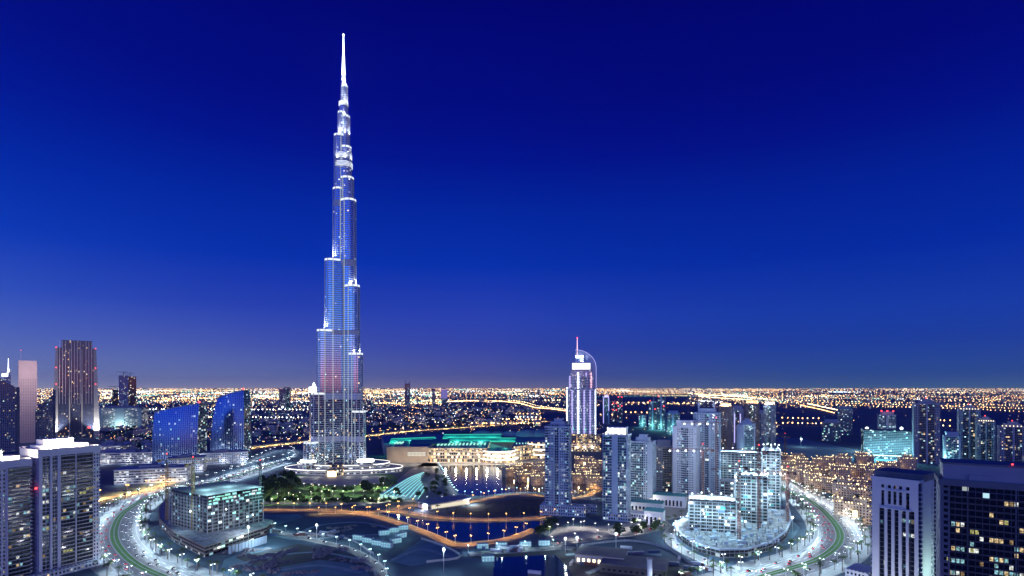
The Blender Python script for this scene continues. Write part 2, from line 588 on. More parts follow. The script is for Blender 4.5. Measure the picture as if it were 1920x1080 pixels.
facade('index_glass', glass=(0.01, 0.02, 0.07), frame=(0.1, 0.12, 0.2), lit=0.055, pal='warm', e=1.4, fx=0.22, fy=0.1)
facade('sail_glass', glass=(0.035, 0.09, 0.32), frame=(0.26, 0.34, 0.52), lit=0.07, pal='cool', e=0.9, fx=0.24, fy=0.1, gm=0.9, gr=0.2, fr=0.3, fm=0.7)
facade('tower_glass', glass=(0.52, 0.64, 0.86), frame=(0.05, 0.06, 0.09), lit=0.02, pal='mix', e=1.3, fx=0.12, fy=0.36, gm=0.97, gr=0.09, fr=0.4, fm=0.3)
facade('tower_low', glass=(0.16, 0.21, 0.33), frame=(0.025, 0.03, 0.055), lit=0.15, pal='mix', e=1.5, fx=0.2, fy=0.3, gm=0.95, gr=0.12, fr=0.4, fm=0.2)  # darker copy of the tower glass, dark city reflection put into the colour
facade('tower_top', glass=(0.5, 0.6, 0.8), frame=(0.78, 0.8, 0.84), lit=0.05, pal='white', e=1.4, fx=0.18, fy=0.42, gm=0.95, gr=0.15, fr=0.6, fm=0.0)
plain('ring_steel', (0.6, 0.62, 0.66), 0.5, metal=0.0, var=0.05)
facade('tower_louver', glass=(0.5, 0.52, 0.56), frame=(0.74, 0.75, 0.78), lit=0.0, e=0, fx=0.0, fy=0.5, gm=0.4, gr=0.45)
facade('hotel_bay', glass=(0.05, 0.05, 0.2), frame=(0.62, 0.6, 0.68), lit=0.16, pal='white', e=1.2, fx=0.25, fy=0.38)
facade('shell', glass=(0.015, 0.018, 0.022), frame=(0.16, 0.17, 0.19), lit=0.15, pal='cool', e=2.4, fx=0.12, fy=0.22, gr=0.8, spec=0.2)
facade('villa_wall', glass=(0.03, 0.03, 0.03), frame=(0.4, 0.36, 0.34), lit=0.16, pal='mix', e=2.0, fx=0.6, fy=0.45)

m, t, o = base_mat('water')
p = t.nodes.new('ShaderNodeBsdfPrincipled')
p.inputs['Base Color'].default_value = (0.004, 0.012, 0.05, 1)
p.inputs['Roughness'].default_value = 0.07
tcd = t.nodes.new('ShaderNodeTexCoord')
mp = t.nodes.new('ShaderNodeMapping'); mp.inputs['Scale'].default_value = (0.1, 0.45, 0.2)
nz = t.nodes.new('ShaderNodeTexNoise'); nz.inputs['Scale'].default_value = 1.0; nz.inputs['Detail'].default_value = 3
b = t.nodes.new('ShaderNodeBump'); b.inputs['Strength'].default_value = 0.25; b.inputs['Distance'].default_value = 0.5
t.links.new(tcd.outputs['Object'], mp.inputs[0]); t.links.new(mp.outputs[0], nz.inputs['Vector'])
t.links.new(nz.outputs['Fac'], b.inputs['Height']); t.links.new(b.outputs[0], p.inputs['Normal'])
t.links.new(p.outputs[0], o.inputs[0])
M = MATS

# ---------------------------------------------------------------- setting: ground, roads, water
g = MB()
ring = [0, 600, 1200, 2400, 5000, 12000, 30000, 90000, 200000]
for i in range(len(ring) - 1):
    for k in range(16):
        a0, a1 = 2 * math.pi * k / 16, 2 * math.pi * (k + 1) / 16
        q = [(ring[i] * math.cos(a0), ring[i] * math.sin(a0)), (ring[i + 1] * math.cos(a0), ring[i + 1] * math.sin(a0)),
             (ring[i + 1] * math.cos(a1), ring[i + 1] * math.sin(a1)), (ring[i] * math.cos(a1), ring[i] * math.sin(a1))]
        if i == 0: q = q[1:] if False else [q[0], q[1], q[2]]
        g.face([(x, y + 700, 0) for x, y in q])
struct(g, 'ground', M['sand'])

LAKE = [(818, 868), (828, 884), (842, 900), (850, 915), (862, 926), (900, 930), (960, 922), (1020, 922), (1075, 927), (1125, 915),
        (1140, 900), (1080, 902), (1030, 900), (985, 898), (952, 890), (930, 876), (926, 866), (880, 864)]
BASIN = [(700, 958), (740, 964), (800, 976), (880, 980), (960, 979), (1028, 975), (1010, 990), (975, 1002), (930, 1011), (870, 1017), (850, 1014), (800, 994), (750, 975)]
POOL = [(925, 1046), (1040, 1040), (1062, 1062), (1085, 1100), (925, 1100)]
for nm, pl in (('lake_water', LAKE), ('canal_water', BASIN)):
    struct(sheet(pl, 0.12), nm, M['water'])
struct(sheet(POOL, 0.12), 'pond_water', M['water'])
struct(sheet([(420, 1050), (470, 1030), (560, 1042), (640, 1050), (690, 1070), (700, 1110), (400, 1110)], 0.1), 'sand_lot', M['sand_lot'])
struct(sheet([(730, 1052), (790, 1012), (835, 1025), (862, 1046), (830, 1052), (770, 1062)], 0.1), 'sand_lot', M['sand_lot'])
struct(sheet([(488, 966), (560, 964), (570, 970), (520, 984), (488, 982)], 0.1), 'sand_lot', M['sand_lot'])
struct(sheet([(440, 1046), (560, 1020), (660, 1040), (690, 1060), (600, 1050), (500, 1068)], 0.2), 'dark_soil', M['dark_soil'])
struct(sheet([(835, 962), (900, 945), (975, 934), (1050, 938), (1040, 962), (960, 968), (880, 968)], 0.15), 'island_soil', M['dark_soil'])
struct(sheet([(488, 900), (560, 890), (640, 886), (735, 890), (765, 908), (745, 938), (640, 944), (488, 950)], 0.1), 'park_lawn', M['grass'])
struct(sheet([(560, 893), (640, 888), (725, 893), (720, 906), (640, 911), (560, 906)], 0.2), 'forecourt', M['paving'])
struct(sheet([(1020, 1012), (1045, 988), (1150, 985), (1240, 968), (1260, 985), (1190, 1002), (1080, 1016)], 0.12), 'pavement', M['paving'])
struct(sheet([(1180, 960), (1250, 935), (1310, 935), (1300, 965), (1210, 985)], 0.1), 'pavement', M['paving'])
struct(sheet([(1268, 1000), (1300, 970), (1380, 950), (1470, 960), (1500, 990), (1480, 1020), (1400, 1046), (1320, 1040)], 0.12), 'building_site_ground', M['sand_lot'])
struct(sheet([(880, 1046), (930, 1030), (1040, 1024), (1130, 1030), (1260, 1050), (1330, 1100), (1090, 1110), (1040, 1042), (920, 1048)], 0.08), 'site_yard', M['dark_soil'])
struct(sheet([(725, 868), (830, 866), (935, 866), (1020, 862), (1018, 872), (930, 872), (820, 874), (725, 878)], 0.15), 'mall_promenade', M['paving'])
struct(sheet([(715, 930), (745, 900), (770, 880), (795, 868), (819, 868), (830, 886), (843, 902), (851, 917), (858, 928), (820, 936), (770, 942)], 0.15), 'pavilion_plaza', M['asphalt'])
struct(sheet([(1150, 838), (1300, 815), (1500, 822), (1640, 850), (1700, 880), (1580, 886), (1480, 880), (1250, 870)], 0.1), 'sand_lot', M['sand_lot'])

blvd_px = [(520, 868), (470, 884), (400, 905), (300, 925), (240, 955), (215, 990), (225, 1030), (290, 1075)]
blvd = [gp(*q) for q in blvd_px] + [(-200, 445), (-40, 425), (110, 440)] + [gp(*q) for q in [(1450, 1075), (1540, 1045), (1575, 1010), (1560, 975), (1520, 940), (1465, 915), (1435, 898), (1415, 880)]]
BL = smooth_path(blvd, 9)
mb = MB(); ribbon(mb, BL, 3.9, 22, 0.1); ribbon(mb, BL, -19, -3.9, 0.1); struct(mb, 'boulevard_road', M['asphalt'])
mb = MB(); ribbon(mb, BL, 22, 34, 0.25, 0, 0.2); ribbon(mb, BL, -33, -19, 0.25, 0, 0.2); struct(mb, 'boulevard_pavement', M['paving'])
mb = MB(); ribbon(mb, BL, -3.9, 3.9, 0.28, 0, 0.2); struct(mb, 'median_kerb', M['paving'])
mb = MB(); ribbon(mb, BL, -3.4, -0.6, 0.34); ribbon(mb, BL, 0.6, 3.4, 0.34); struct(mb, 'median_grass', M['grass'])
mb = MB()
for o_ in (9.2, 13.4, 17.6, -9.6, -14.2):
    for i in range(0, len(BL) - 1, 2):
        ribbon(mb, BL[i:i + 2], o_ - 0.15, o_ + 0.15, 0.112)
for o_ in (4.4, 21.5, -4.4, -18.5):
    ribbon(mb, BL, o_ - 0.12, o_ + 0.12, 0.112)
struct(mb, 'lane_markings', M['road_paint'])

ROADS = {
    'lakeside_road': ([(488, 957), (560, 957), (610, 957), (650, 960), (700, 968), (760, 986), (810, 1004), (850, 1022), (900, 1020), (960, 1009), (1005, 992)], 9, 'asphalt_old'),
    'island_road': ([(600, 962), (690, 961), (740, 958), (790, 966), (860, 973), (940, 974), (1020, 969), (1070, 950)], 9, 'asphalt_old'),
    'island_far_road': ([(735, 958), (770, 948), (830, 952), (900, 938), (960, 928), (1010, 929), (1060, 935), (1100, 930), (1122, 918)], 7, 'asphalt_old'),
    'service_road': ([(470, 985), (540, 1003), (590, 1014), (650, 1029), (690, 1049), (712, 1070), (714, 1110)], 7, 'asphalt_old'),
    'podium_road': ([(1330, 962), (1275, 983), (1254, 1005), (1272, 1028), (1320, 1052), (1375, 1078), (1430, 1120)], 9, 'asphalt'),
    'tower_street': ([(1040, 1022), (1120, 1010), (1190, 1001), (1255, 985)], 9, 'asphalt'),
    'pond_street': ([(880, 1040), (960, 1034), (1050, 1028), (1075, 1030)], 9, 'asphalt_old'),
    'access_road': ([(60, 975), (190, 937), (270, 921), (330, 903)], 12, 'asphalt_old'),
    'expressway': ([(440, 850), (470, 841), (520, 835), (585, 828), (690, 818), (780, 808), (900, 800), (1030, 790)], 26, 'asphalt_old'),
    'ramp_road': ([(440, 885), (490, 872), (540, 860), (556, 850), (545, 844), (515, 846), (480, 860), (450, 874)], 8, 'asphalt'),
    'park_avenue': ([(488, 944), (600, 944), (700, 943), (760, 938), (815, 940), (850, 936)], 8, 'asphalt'),
}
PATHS = {}
for i, (nm, (px, w, mt)) in enumerate(ROADS.items()):
    pth = smooth_path([gp(*q) for q in px], 10)
    PATHS[nm] = pth
    mb = MB()
    ribbon(mb, pth, -w / 2, w / 2, 0.3 + 0.015 * i)
    struct(mb, nm, M[mt])
    mb = MB()
    ribbon(mb, pth, w / 2, w / 2 + 2.4, 0.45 + 0.015 * i, 0, 0.4)
    ribbon(mb, pth, -w / 2 - 2.4, -w / 2, 0.45 + 0.015 * i, 0, 0.4)
    struct(mb, 'footpath', M['paving'])

for i, px in enumerate(([(430, 1062), (520, 1042), (600, 1036), (680, 1050)], [(500, 1000), (560, 1012), (640, 1006), (760, 1000)], [(560, 1000), (600, 985), (680, 980), (760, 998)],
                        [(735, 1050), (790, 1030), (850, 1046)], [(1100, 1075), (1180, 1045), (1260, 1058)], [(520, 1070), (600, 1060), (680, 1074)], [(1060, 1040), (1150, 1036), (1240, 1040)])):
    mb = MB(); ribbon(mb, smooth_path([gp(*q) for q in px], 8), -2.6 - .3 * i, 2.2, 0.24 + .01 * i); struct(mb, 'dirt_path', M['track_dust'])

# ---------------------------------------------------------------- the stepped skyscraper
def stadium(ang, L, r, seg=9, back=0.0):
    """wing outline from the axis out to a rounded nose, counter-clockwise"""
    c, s = math.cos(R(ang)), math.sin(R(ang))
    pts = [(back, -r), (L, -r)]
    for k in range(1, seg):
        a = -math.pi / 2 + math.pi * k / seg
        pts.append((L + r * math.cos(a), r * math.sin(a)))
    pts += [(L, r), (back, r)]
    return [(x * c - y * s, x * s + y * c) for x, y in pts]


TX, TY = gp(644, 884)
tw = thing('skyscraper', 'colossal floodlit silver skyscraper rising in setbacks to a needle spire', 'skyscraper', (TX, TY, 0))
SC = TY / F
def tz(py): return zat(py, TY)
MECH = [(tz(826), tz(816)), (tz(748), tz(737)), (tz(630), tz(621)), (tz(503), tz(491)), (tz(391), tz(378)), (tz(317), tz(290))]


def tier(ang, L, r, ztop, zbot=0, crown=True):
    poly = stadium(ang, L, r)
    cuts = [zbot]
    for a, b_ in MECH:
        if zbot < a and b_ < ztop - 3: cuts += [a, b_]
    cuts.append(ztop)
    mb = MB()
    for i in range(len(cuts) - 1):
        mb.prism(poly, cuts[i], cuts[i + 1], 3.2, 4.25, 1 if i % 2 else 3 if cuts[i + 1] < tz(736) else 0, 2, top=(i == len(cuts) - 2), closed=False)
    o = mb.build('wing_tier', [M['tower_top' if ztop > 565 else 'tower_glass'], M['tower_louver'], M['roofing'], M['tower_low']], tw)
    rg = MB()
    inner, outer = stadium(ang, L, r + .03), stadium(ang, L, r + .75)
    z = zbot + 4.25
    while z < ztop - 4:
        if z > 18:
            for i in range(len(inner) - 1):
                a, b, c_, d = inner[i], inner[i + 1], outer[i + 1], outer[i]
                rg.face([(a[0], a[1], z), (b[0], b[1], z), (c_[0], c_[1], z), (d[0], d[1], z)])
                rg.face([(d[0], d[1], z), (c_[0], c_[1], z), (c_[0], c_[1], z + .8), (d[0], d[1], z + .8)])
                rg.face([(d[0], d[1], z + .8), (c_[0], c_[1], z + .8), (b[0], b[1], z + .8), (a[0], a[1], z + .8)])
        z += 4.25
    rg.build('sunshade_trim', M['ring_steel'], o)
    # steel fins down the flanks; first pair made to glow like floodlit highlights
    f = MB()
    c, s = math.cos(R(ang)), math.sin(R(ang))
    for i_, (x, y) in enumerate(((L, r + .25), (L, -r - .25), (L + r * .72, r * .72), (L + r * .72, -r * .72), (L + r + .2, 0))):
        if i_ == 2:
            f.build('glowing_edge', M['edge_highlight'], o); f = MB()
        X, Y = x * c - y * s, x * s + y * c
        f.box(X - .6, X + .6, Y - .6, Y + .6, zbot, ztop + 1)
    f.build('edge_fin', M['ring_steel'], o)
    if crown:
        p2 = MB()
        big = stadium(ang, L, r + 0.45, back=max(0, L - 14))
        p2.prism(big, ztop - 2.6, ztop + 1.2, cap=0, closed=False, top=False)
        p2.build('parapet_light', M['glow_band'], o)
        dx, dy = c, s
        for off in (-0.62, 0.0, 0.62):
            X, Y = (L + r * 0.2) * c - off * r * s, (L + r * 0.2) * s + off * r * c
            lamp(o, (X * .99, Y * .99, ztop + 2.5), 110000 if ztop > 480 else 80000 if ztop > 200 else 2500, (0.85, 0.92, 1.0), 0.6, 110, (-dx * 0.22, -dy * 0.22, 1))
    return o


def ext(px, py_edge):  # metres from the axis of a silhouette edge
    return abs(px - 644) * SC


# (edge px, top row) -> wing tiers, outermost first
c30 = math.cos(R(30))
for ang, tiers in ((210, [(581, 826, 11.5), (592, 737, 12.0), (601, 621, 12.5), (613, 490, 13.0), (626, 356, 11.5), (628, 256, 10.5), (634.5, 212, 7.5)]),
                   (330, [(690, 770, 11.5), (684, 664, 12.0), (677, 538, 12.5), (669, 378, 13.0), (664, 336, 12), (659, 278, 10.5), (656, 220, 8.0), (652, 163, 5.0)]),
                   (90, [(578, 800, 11.5), (588, 700, 12), (599, 580, 12.5), (611, 440, 13), (625, 350, 11.5), (632, 262, 9)])):
    for i, (px, py, r) in enumerate(tiers):
        e_ = ext(px, py)
        L = max(0.5, (e_ - r) / (c30 if ang != 90 else 0.9))
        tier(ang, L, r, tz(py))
core = MB()
hexp = [(15.5 * math.cos(R(60 * k)), 15.5 * math.sin(R(60 * k))) for k in range(6)]
core.prism(hexp, 0, tz(305), 3.0, 4.25, 0, 1)
core.cyl(0, 0, 11.2, tz(305), tz(258), 18, None, 2.4, 4.25, 2, 1)
core.cyl(0, 0, 8.2, tz(258), tz(200), 16, None, 2.4, 4.25, 2, 1)
core.cyl(0, 0, 5.6, tz(200), tz(142), 14, 4.3, 2.2, 4.25, 2, 1)
co_ = core.build('core_shaft', [M['tower_glass'], M['roofing'], M['tower_top']], tw)
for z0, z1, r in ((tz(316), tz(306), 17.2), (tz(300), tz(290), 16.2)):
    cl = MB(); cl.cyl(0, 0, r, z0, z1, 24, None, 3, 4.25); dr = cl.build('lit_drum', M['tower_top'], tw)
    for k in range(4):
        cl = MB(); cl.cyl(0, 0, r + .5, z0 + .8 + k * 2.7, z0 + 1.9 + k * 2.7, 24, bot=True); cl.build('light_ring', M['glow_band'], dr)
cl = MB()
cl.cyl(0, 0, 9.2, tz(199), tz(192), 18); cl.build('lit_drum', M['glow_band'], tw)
sp = MB()
sp.cyl(0, 0, 3.4, tz(142), tz(106), 12, 2.2)
sp.cyl(0, 0, 1.5, tz(106), tz(66), 10, 0.8)
sp.ball(0, 0, tz(65.5), 1.9)
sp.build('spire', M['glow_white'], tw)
for r, z in ((14, tz(258)), (11, tz(200)), (7, tz(160)), (17, tz(305))):
    for k in range(4):
        a = R(200 + 47 * k)
        lamp(tw, ((r + 4) * math.cos(a), (r + 4) * math.sin(a), z + 1), 30000, (0.85, 0.92, 1), 0.5, 100, (-math.cos(a) * .12, -math.sin(a) * .12, 1))
# podium: two stacked curved terraces with light lines, entrance drum in front
def lens(rx, ry, y0, seg=28):
    return [(rx * math.cos(2 * math.pi * k / seg), y0 + ry * math.sin(2 * math.pi * k / seg)) for k in range(seg)]
pd = MB(); pd.prism(lens(118, 58, 6), 0, 9, 4, 4.5, 0, 1); pd.prism(lens(92, 50, 4), 9, 18, 4, 4.5, 0, 1)
po = pd.build('podium', [M['office_band'], M['concrete']], tw)
pl = MB(); pl.prism(lens(118.5, 58.5, 6), 8.4, 9.6, top=False); pl.prism(lens(92.5, 50.5, 4), 17.3, 18.6, top=False)
pl.build('terrace_light', M['glow_soft'], po)
en = MB(); en.cyl(0, -56, 17, 0, 13, 24, None, 4, 6.5, 0, 1); en.cyl(0, -44, 13, 13, 20, 24, None, 3, 5, 0, 1)
eo = en.build('entrance_drum', [M['shop_band'], M['concrete_dark']], tw)
ew = MB(); ew.box(-8, 8, -73.6, -73.2, 1, 11)
ew.build('entrance_glass', M['glow_warm'], eo)
for k, (ang, L) in enumerate(((210, 66), (330, 60))):
    pv = MB(); x, y = L * math.cos(R(ang)), L * math.sin(R(ang))
    pv.cyl(x, y, 16, 18, 27, 24, None, 3, 4.5, 0, 1)
    q = pv.build('side_drum', [M['office_band'], M['concrete']], tw)
    lp = MB(); lp.cyl(x, y, 16.4, 24, 27.6, 24); lp.build('terrace_light', M['glow_white'], q)
for x in (-90, -60, -30, 30, 60, 90):
    lamp(tw, (x, -74 + abs(x) * .12, 7), 4500, (1, 0.95, 0.82), 1)


# ---------------------------------------------------------------- general tower kit
class Block:
    def __init__(s, cx, cy, w, d, z0, z1):
        s.cx, s.cy, s.w, s.d, s.z0, s.z1 = cx, cy, w, d, z0, z1

    def length(s, side): return s.w if side % 2 == 0 else s.d

    def sb(s, mb, side, u0, u1, n0, n1, z0, z1, mi=0):
        """box on one side: u along the wall, n outward from it"""
        x0, x1, y0, y1 = s.cx - s.w / 2, s.cx + s.w / 2, s.cy - s.d / 2, s.cy + s.d / 2
        if side == 0: mb.box(x0 + u0, x0 + u1, y0 - n1, y0 - n0, z0, z1, mi=mi, bot=True)
        elif side == 1: mb.box(x1 + n0, x1 + n1, y0 + u0, y0 + u1, z0, z1, mi=mi, bot=True)
        elif side == 2: mb.box(x1 - u1, x1 - u0, y1 + n0, y1 + n1, z0, z1, mi=mi, bot=True)
        else: mb.box(x0 - n1, x0 - n0, y1 - u1, y1 - u0, z0, z1, mi=mi, bot=True)

    def strips(s, par, side, layout, flo, wall, bay=3.2, near=False, rail=None):
        tot = sum(a for _, a in layout)
        u = 0.0
        Ls = s.length(side)
        nf = max(1, int((s.z1 - s.z0) / flo))
        for typ, fr in layout:
            u1 = u + Ls * fr / tot
            a, c = u + 0.03, u1 - 0.03
            mb = MB()
            if typ == 'solid':
                s.sb(mb, side, a, c, 0.02, 0.9, s.z0, s.z1)
                mb.build('solid_pier', wall, par)
            elif typ == 'slot':
                pass
            elif typ == 'punch':
                k = max(1, round((c - a) / bay)); bw = (c - a) / k
                for i in range(k + 1):
                    p = a + bw * i
                    s.sb(mb, side, max(a, p - bw * .24), min(c, p + bw * .24), 0.02, 0.7, s.z0, s.z1)
                for f in range(nf + 1):
                    z = s.z0 + f * flo
                    s.sb(mb, side, a, c, 0.02, 0.55, z, min(s.z1, z + flo * .42))
                mb.build('window_frame', wall, par)
            elif typ == 'glass':
                k = max(1, round((c - a) / bay)); bw = (c - a) / k
                for i in range(k + 1):
                    p = a + bw * i
                    s.sb(mb, side, max(a, p - .13), min(c, p + .13), 0.02, 0.28, s.z0, s.z1)
                for f in range(nf + 1):
                    z = s.z0 + f * flo
                    s.sb(mb, side, a, c, 0.02, 0.2, z, min(s.z1, z + .55))
                mb.build('curtain_wall_frame', wall, par)
            elif typ == 'balc':
                if near:
                    for f in range(nf):
                        z = s.z0 + f * flo
                        q = MB()
                        s.sb(q, side, a, c, 0.02, 1.7, z, z + .3)
                        s.sb(q, side, a, c, 1.55, 1.7, z + .3, z + .95)
                        q.build('balcony', rail or wall, par)
                else:
                    for f in range(nf):
                        z = s.z0 + f * flo
                        s.sb(mb, side, a, c, 0.02, 1.5, z, z + 1.25)
                    mb.build('balcony_stack', rail or wall, par)
            u = u1


def resi(name, label, cat, px, py, w, d, ztop_px, rot, front, side, body='glazing', wall='pale_wall', flo=3.5, bay=3.2,
         roof='step', group=None, near=False, Y=None, left=None, back=True, wings=(), lamps=None, rail=None):
    """px, py: photo pixel of the base centre; ztop_px: row of the roof"""
    if Y is None: X, Y = gp(px, py)
    else: X = (px - 960) * Y / F
    h = zat(ztop_px, Y)
    t = thing(name, label, cat, (X, Y, 0), rot, group)
    bl = [Block(0, 0, w, d, 0, h)] + [Block(a, b_, ww, dd, 0, h * hh) for a, b_, ww, dd, hh in wings]
    for B in bl:
        mb = MB()
        mb.box(B.cx - B.w / 2, B.cx + B.w / 2, B.cy - B.d / 2, B.cy + B.d / 2, 0, B.z1, bay, flo, 0, 1)
        mb.build('glazed_body', [M[body], M['roofing']], t)
        if front: B.strips(t, 0, front, flo, M[wall], bay, near, rail and M[rail])
        if side: B.strips(t, 1, side, flo, M[wall], bay, near, rail and M[rail])
        if left or side: B.strips(t, 3, left or side, flo, M[wall], bay, near, rail and M[rail])
    r = MB()
    if roof in ('step', 'fin', 'box', 'lit'):
        for x0, x1, y0, y1 in ((-w / 2 - .9, w / 2 + .9, -d / 2 - .9, -d / 2 - .3), (-w / 2 - .9, w / 2 + .9, d / 2 + .3, d / 2 + .9),
                               (-w / 2 - .9, -w / 2 - .3, -d / 2 - .3, d / 2 + .3), (w / 2 + .3, w / 2 + .9, -d / 2 - .3, d / 2 + .3)):
            r.box(x0, x1, y0, y1, h - .8, h + 1.6, bot=True)
        r.build('parapet', M[wall], t)
        r = MB()
        if roof == 'step':
            r.box(-w * .3, w * .3, -d * .3, d * .3, h, h + 7); r.box(-w * .16, w * .2, -d * .2, d * .2, h + 7, h + 11)
        elif roof == 'fin':
            r.box(-w * .34, w * .34, -d * .3, d * .3, h, h + 8)
            for sx in (-1, 1):
                pts = [(sx * w * .34, h + 4), (sx * w * .22, h + 15), (sx * w * .34, h + 19)]
                for yy in (-d * .34,):
                    a = [(x, yy, z) for x, z in pts]; b2 = [(x, yy + 1.2, z) for x, z in pts]
                    r.face(a); r.face(b2[::-1])
                    for i in range(3): r.face([a[i], a[i - 1], b2[i - 1], b2[i]])
        else:
            r.box(-w * .36, w * .4, -d * .36, d * .36, h, h + 10)
        po_ = r.build('plant_room', M[wall], t)
        r = MB()
        random.seed(int(abs(X)) + int(Y))
        for k in range(5):
            x, y = random.uniform(-w * .42, w * .42), random.uniform(-d * .42, -d * .31)
            r.box(x - 1, x + 1, y - .8, y + .8, h, h + random.uniform(1.2, 2.4))
        r.build('roof_vents', M['grey_wall'], t)
    if lamps:
        lm, pw_, cl_ = lamps
        q = MB()
        for x in (-w * .4, 0, w * .4):
            q.ball(x, -d * .42, h + 3, 0.9)
            if pw_: lamp(t, (x, -d * .42 - 1.5, h + 3.5), pw_, cl_, 0.6)
        q.build('roof_lamps', M[lm], t)
    return t, h


def mast(t, x, y, z, h, r=0.35, red=True):
    mb = MB(); mb.cyl(x, y, r, z, z + h, 6, r * .4); o = mb.build('mast', M['steel'], t)
    if red:
        b2 = MB(); b2.ball(x, y, z + h + .6, 0.9); b2.build('warning_light', M['glow_red'], o)


def warn(t, x, y, z, r=1.2):
    b2 = MB(); b2.ball(x, y, z, r); b2.build('warning_light', M['glow_red'], t)


# ---------------------------------------------------------------- near towers on the edges of the picture
def lit_windows(t, B, side, flo, bay, count, seed, mats, zmin=0, dz=0.75):
    """each lit pane its own part, a few mm in front of the glazing"""
    rn = random.Random(seed)
    L = B.length(side)
    k = max(1, round(L / bay)); bw = L / k
    nf = int((B.z1 - B.z0) / flo)
    done = set()
    for _ in range(count):
        f = min(nf - 2, max(1, int(zmin / flo) + int(rn.triangular(0, nf - zmin / flo, (nf - zmin / flo) * .6)))); i = rn.randrange(k)
        for j in range(rn.choice((1, 1, 2, 3))):
            if (f, i + j) in done or i + j >= k or len(done) > 95: continue
            done.add((f, i + j))
            z = B.z0 + f * flo
            mb = MB()
            B.sb(mb, side, (i + j) * bw + .25, (i + j + 1) * bw - .25, 0.02, 0.06, z + dz, z + flo - .25)
            mb.build('lit_window', rn.choice(mats), t)


WIN = []
for nm, c, s_ in (('window_warm', (1.0, 0.8, 0.45), 0.9), ('window_yellow', (0.9, 0.95, 0.4), 0.55), ('window_white', (0.9, 1.0, 1.0), 1.0),
                  ('window_cyan', (0.4, 0.85, 1.0), 0.7), ('window_dim', (1.0, 0.72, 0.4), 0.3), ('window_blue', (0.25, 0.55, 0.8), 0.35)):
    WIN.append(room_glow(nm, c, s_ * 1.2))

# left pair of apartment slabs with floodlit stepped roofs
t = thing('apartment_block', 'paired balconied apartment towers with dazzling floodlit stepped roof', 'apartment block', (-416.5, 500, 0), 63.2)
LB = [(-1.5, 'right'), (0, 'left')]
B1 = Block(24, 15, 48, 30, 0, 111)
B2 = Block(-27, 17, 44, 30, 0, 104)
for B, lay in ((B1, [('solid', 1.2), ('glass', 2.6), ('solid', .8), ('glass', 1.8), ('solid', 1.2), ('balc', 5.2), ('solid', .5), ('balc', 6.2), ('punch', 2.2)]),
               (B2, [('balc', 3), ('solid', .6), ('balc', 5), ('punch', 2.4), ('solid', .5), ('balc', 6.5)])):
    mb = MB(); mb.box(B.cx - B.w / 2, B.cx + B.w / 2, B.cy - B.d / 2, B.cy + B.d / 2, 0, B.z1, 2.6, 3.4, 0, 1)
    mb.build('glazed_body', [M['glazing_near'], M['roofing']], t)
    B.strips(t, 0, lay, 3.4, M['white_wall'], 2.6, True, M['grey_wall'])
    B.strips(t, 3, [('punch', 3), ('solid', 1), ('punch', 2)], 3.4, M['white_wall'], 2.6)
    B.strips(t, 1, [('balc', 3), ('solid', 1), ('balc', 2)], 3.4, M['white_wall'], 2.6)
    lit_windows(t, B, 0, 3.4, 2.6, 46, 5 + int(B.w), WIN)
    z = B.z1
    r = MB()
    x0, x1, y0, y1 = B.cx - B.w / 2, B.cx + B.w / 2, B.cy - B.d / 2, B.cy + B.d / 2
    r.box(x0 - 1, x1 + 1, y0 - 1.2, y0 - .4, z - 4, z + 2.5, bot=True); r.box(x0 - 1, x1 + 1, y1 + .3, y1 + .8, z - 1, z + 4, bot=True)
    r.box(x0 - 1, x0 - .4, y0 - .4, y1 + .3, z - 4, z + 2.5, bot=True); r.box(x1 + .4, x1 + 1, y0 - .4, y1 + .3, z - 4, z + 2.5, bot=True)
    r.build('parapet', M['white_wall'], t)
    r = MB(); r.box(x0 + 5, x1 - 5, y0 + 7, y1 - 3, z, z + 5); r.box(x0 + 9, x1 - 15, y0 + 12, y1 - 5, z + 5, z + 10)
    pr = r.build('plant_room', M['white_wall'], t)
    r = MB(); r.box(x0 + 4.4, x1 - 4.4, y0 + 6.4, y0 + 6.9, z + .4, z + 1.6); r.box(x0 + 9, x1 - 15, y0 + 11.3, y0 + 11.8, z + 5.4, z + 6.2)
    r.build('light_cove', M['glow_soft'], pr)
    for k in range(6):
        x = x0 + 4 + (x1 - x0 - 8) * k / 5
        lamp(t, (x, y0 + 3.4, z + 2.2), 12000, (1, .8, .58), .5)
    for k in range(3):
        lamp(t, (x0 + 11 + (x1 - x0 - 28) * k / 2, y0 + 9.6, z + 6.4), 9000, (1, .88, .72), .5)
warn(t, B2.cx - 12, B2.cy - B2.d / 2 - 2.2, 85, 1.0); warn(t, -2.5, -1.5, 80, 1.0)
warn(t, 46, 12, 130, 1.1)
q = MB(); q.box(-55, 50, -7, -1.8, 0, 6); q.build('podium', M['punched'], t)

# white tower with tall dark window slots
Xw, Yw = 276.5, 436
t = thing('slab_tower', 'pale tower with tall dark window slots and flat dark roof box', 'tower', (Xw, Yw, 0), -52)
hW = zat(900, 428)
B = Block(15, 19, 30, 38, 0, hW)
mb = MB(); mb.box(0, 30, 0, 38, 0, hW, 2.5, 3.4, 0, 1); mb.build('glazed_body', [M['glazing_near'], M['roofing']], t)
zs = hW - 21
for nm, lay, (za, zb) in (('front', [('solid', 1.4), ('slot', 1.0), ('solid', .55), ('slot', .75), ('solid', .6), ('slot', .75), ('solid', .6), ('slot', .75), ('solid', .55), ('slot', 1.0), ('solid', .7)], (0, zs)),):
    Block(15, 19, 30, 38, za, zb).strips(t, 0, lay, 3.4, M['white_wall'], 2.5)
U = Block(15, 19, 30, 38, zs, hW)
mb = MB()
slots = [(6.2, 8.2, 3, 13), (10.6, 12.6, 4.5, 13), (14.2, 16.2, 4.5, 13), (17.8, 19.8, 4.5, 13), (22.3, 24.5, 2, 13)]
us = [0] + [v for a, c, _, _ in slots for v in (a, c)] + [30]
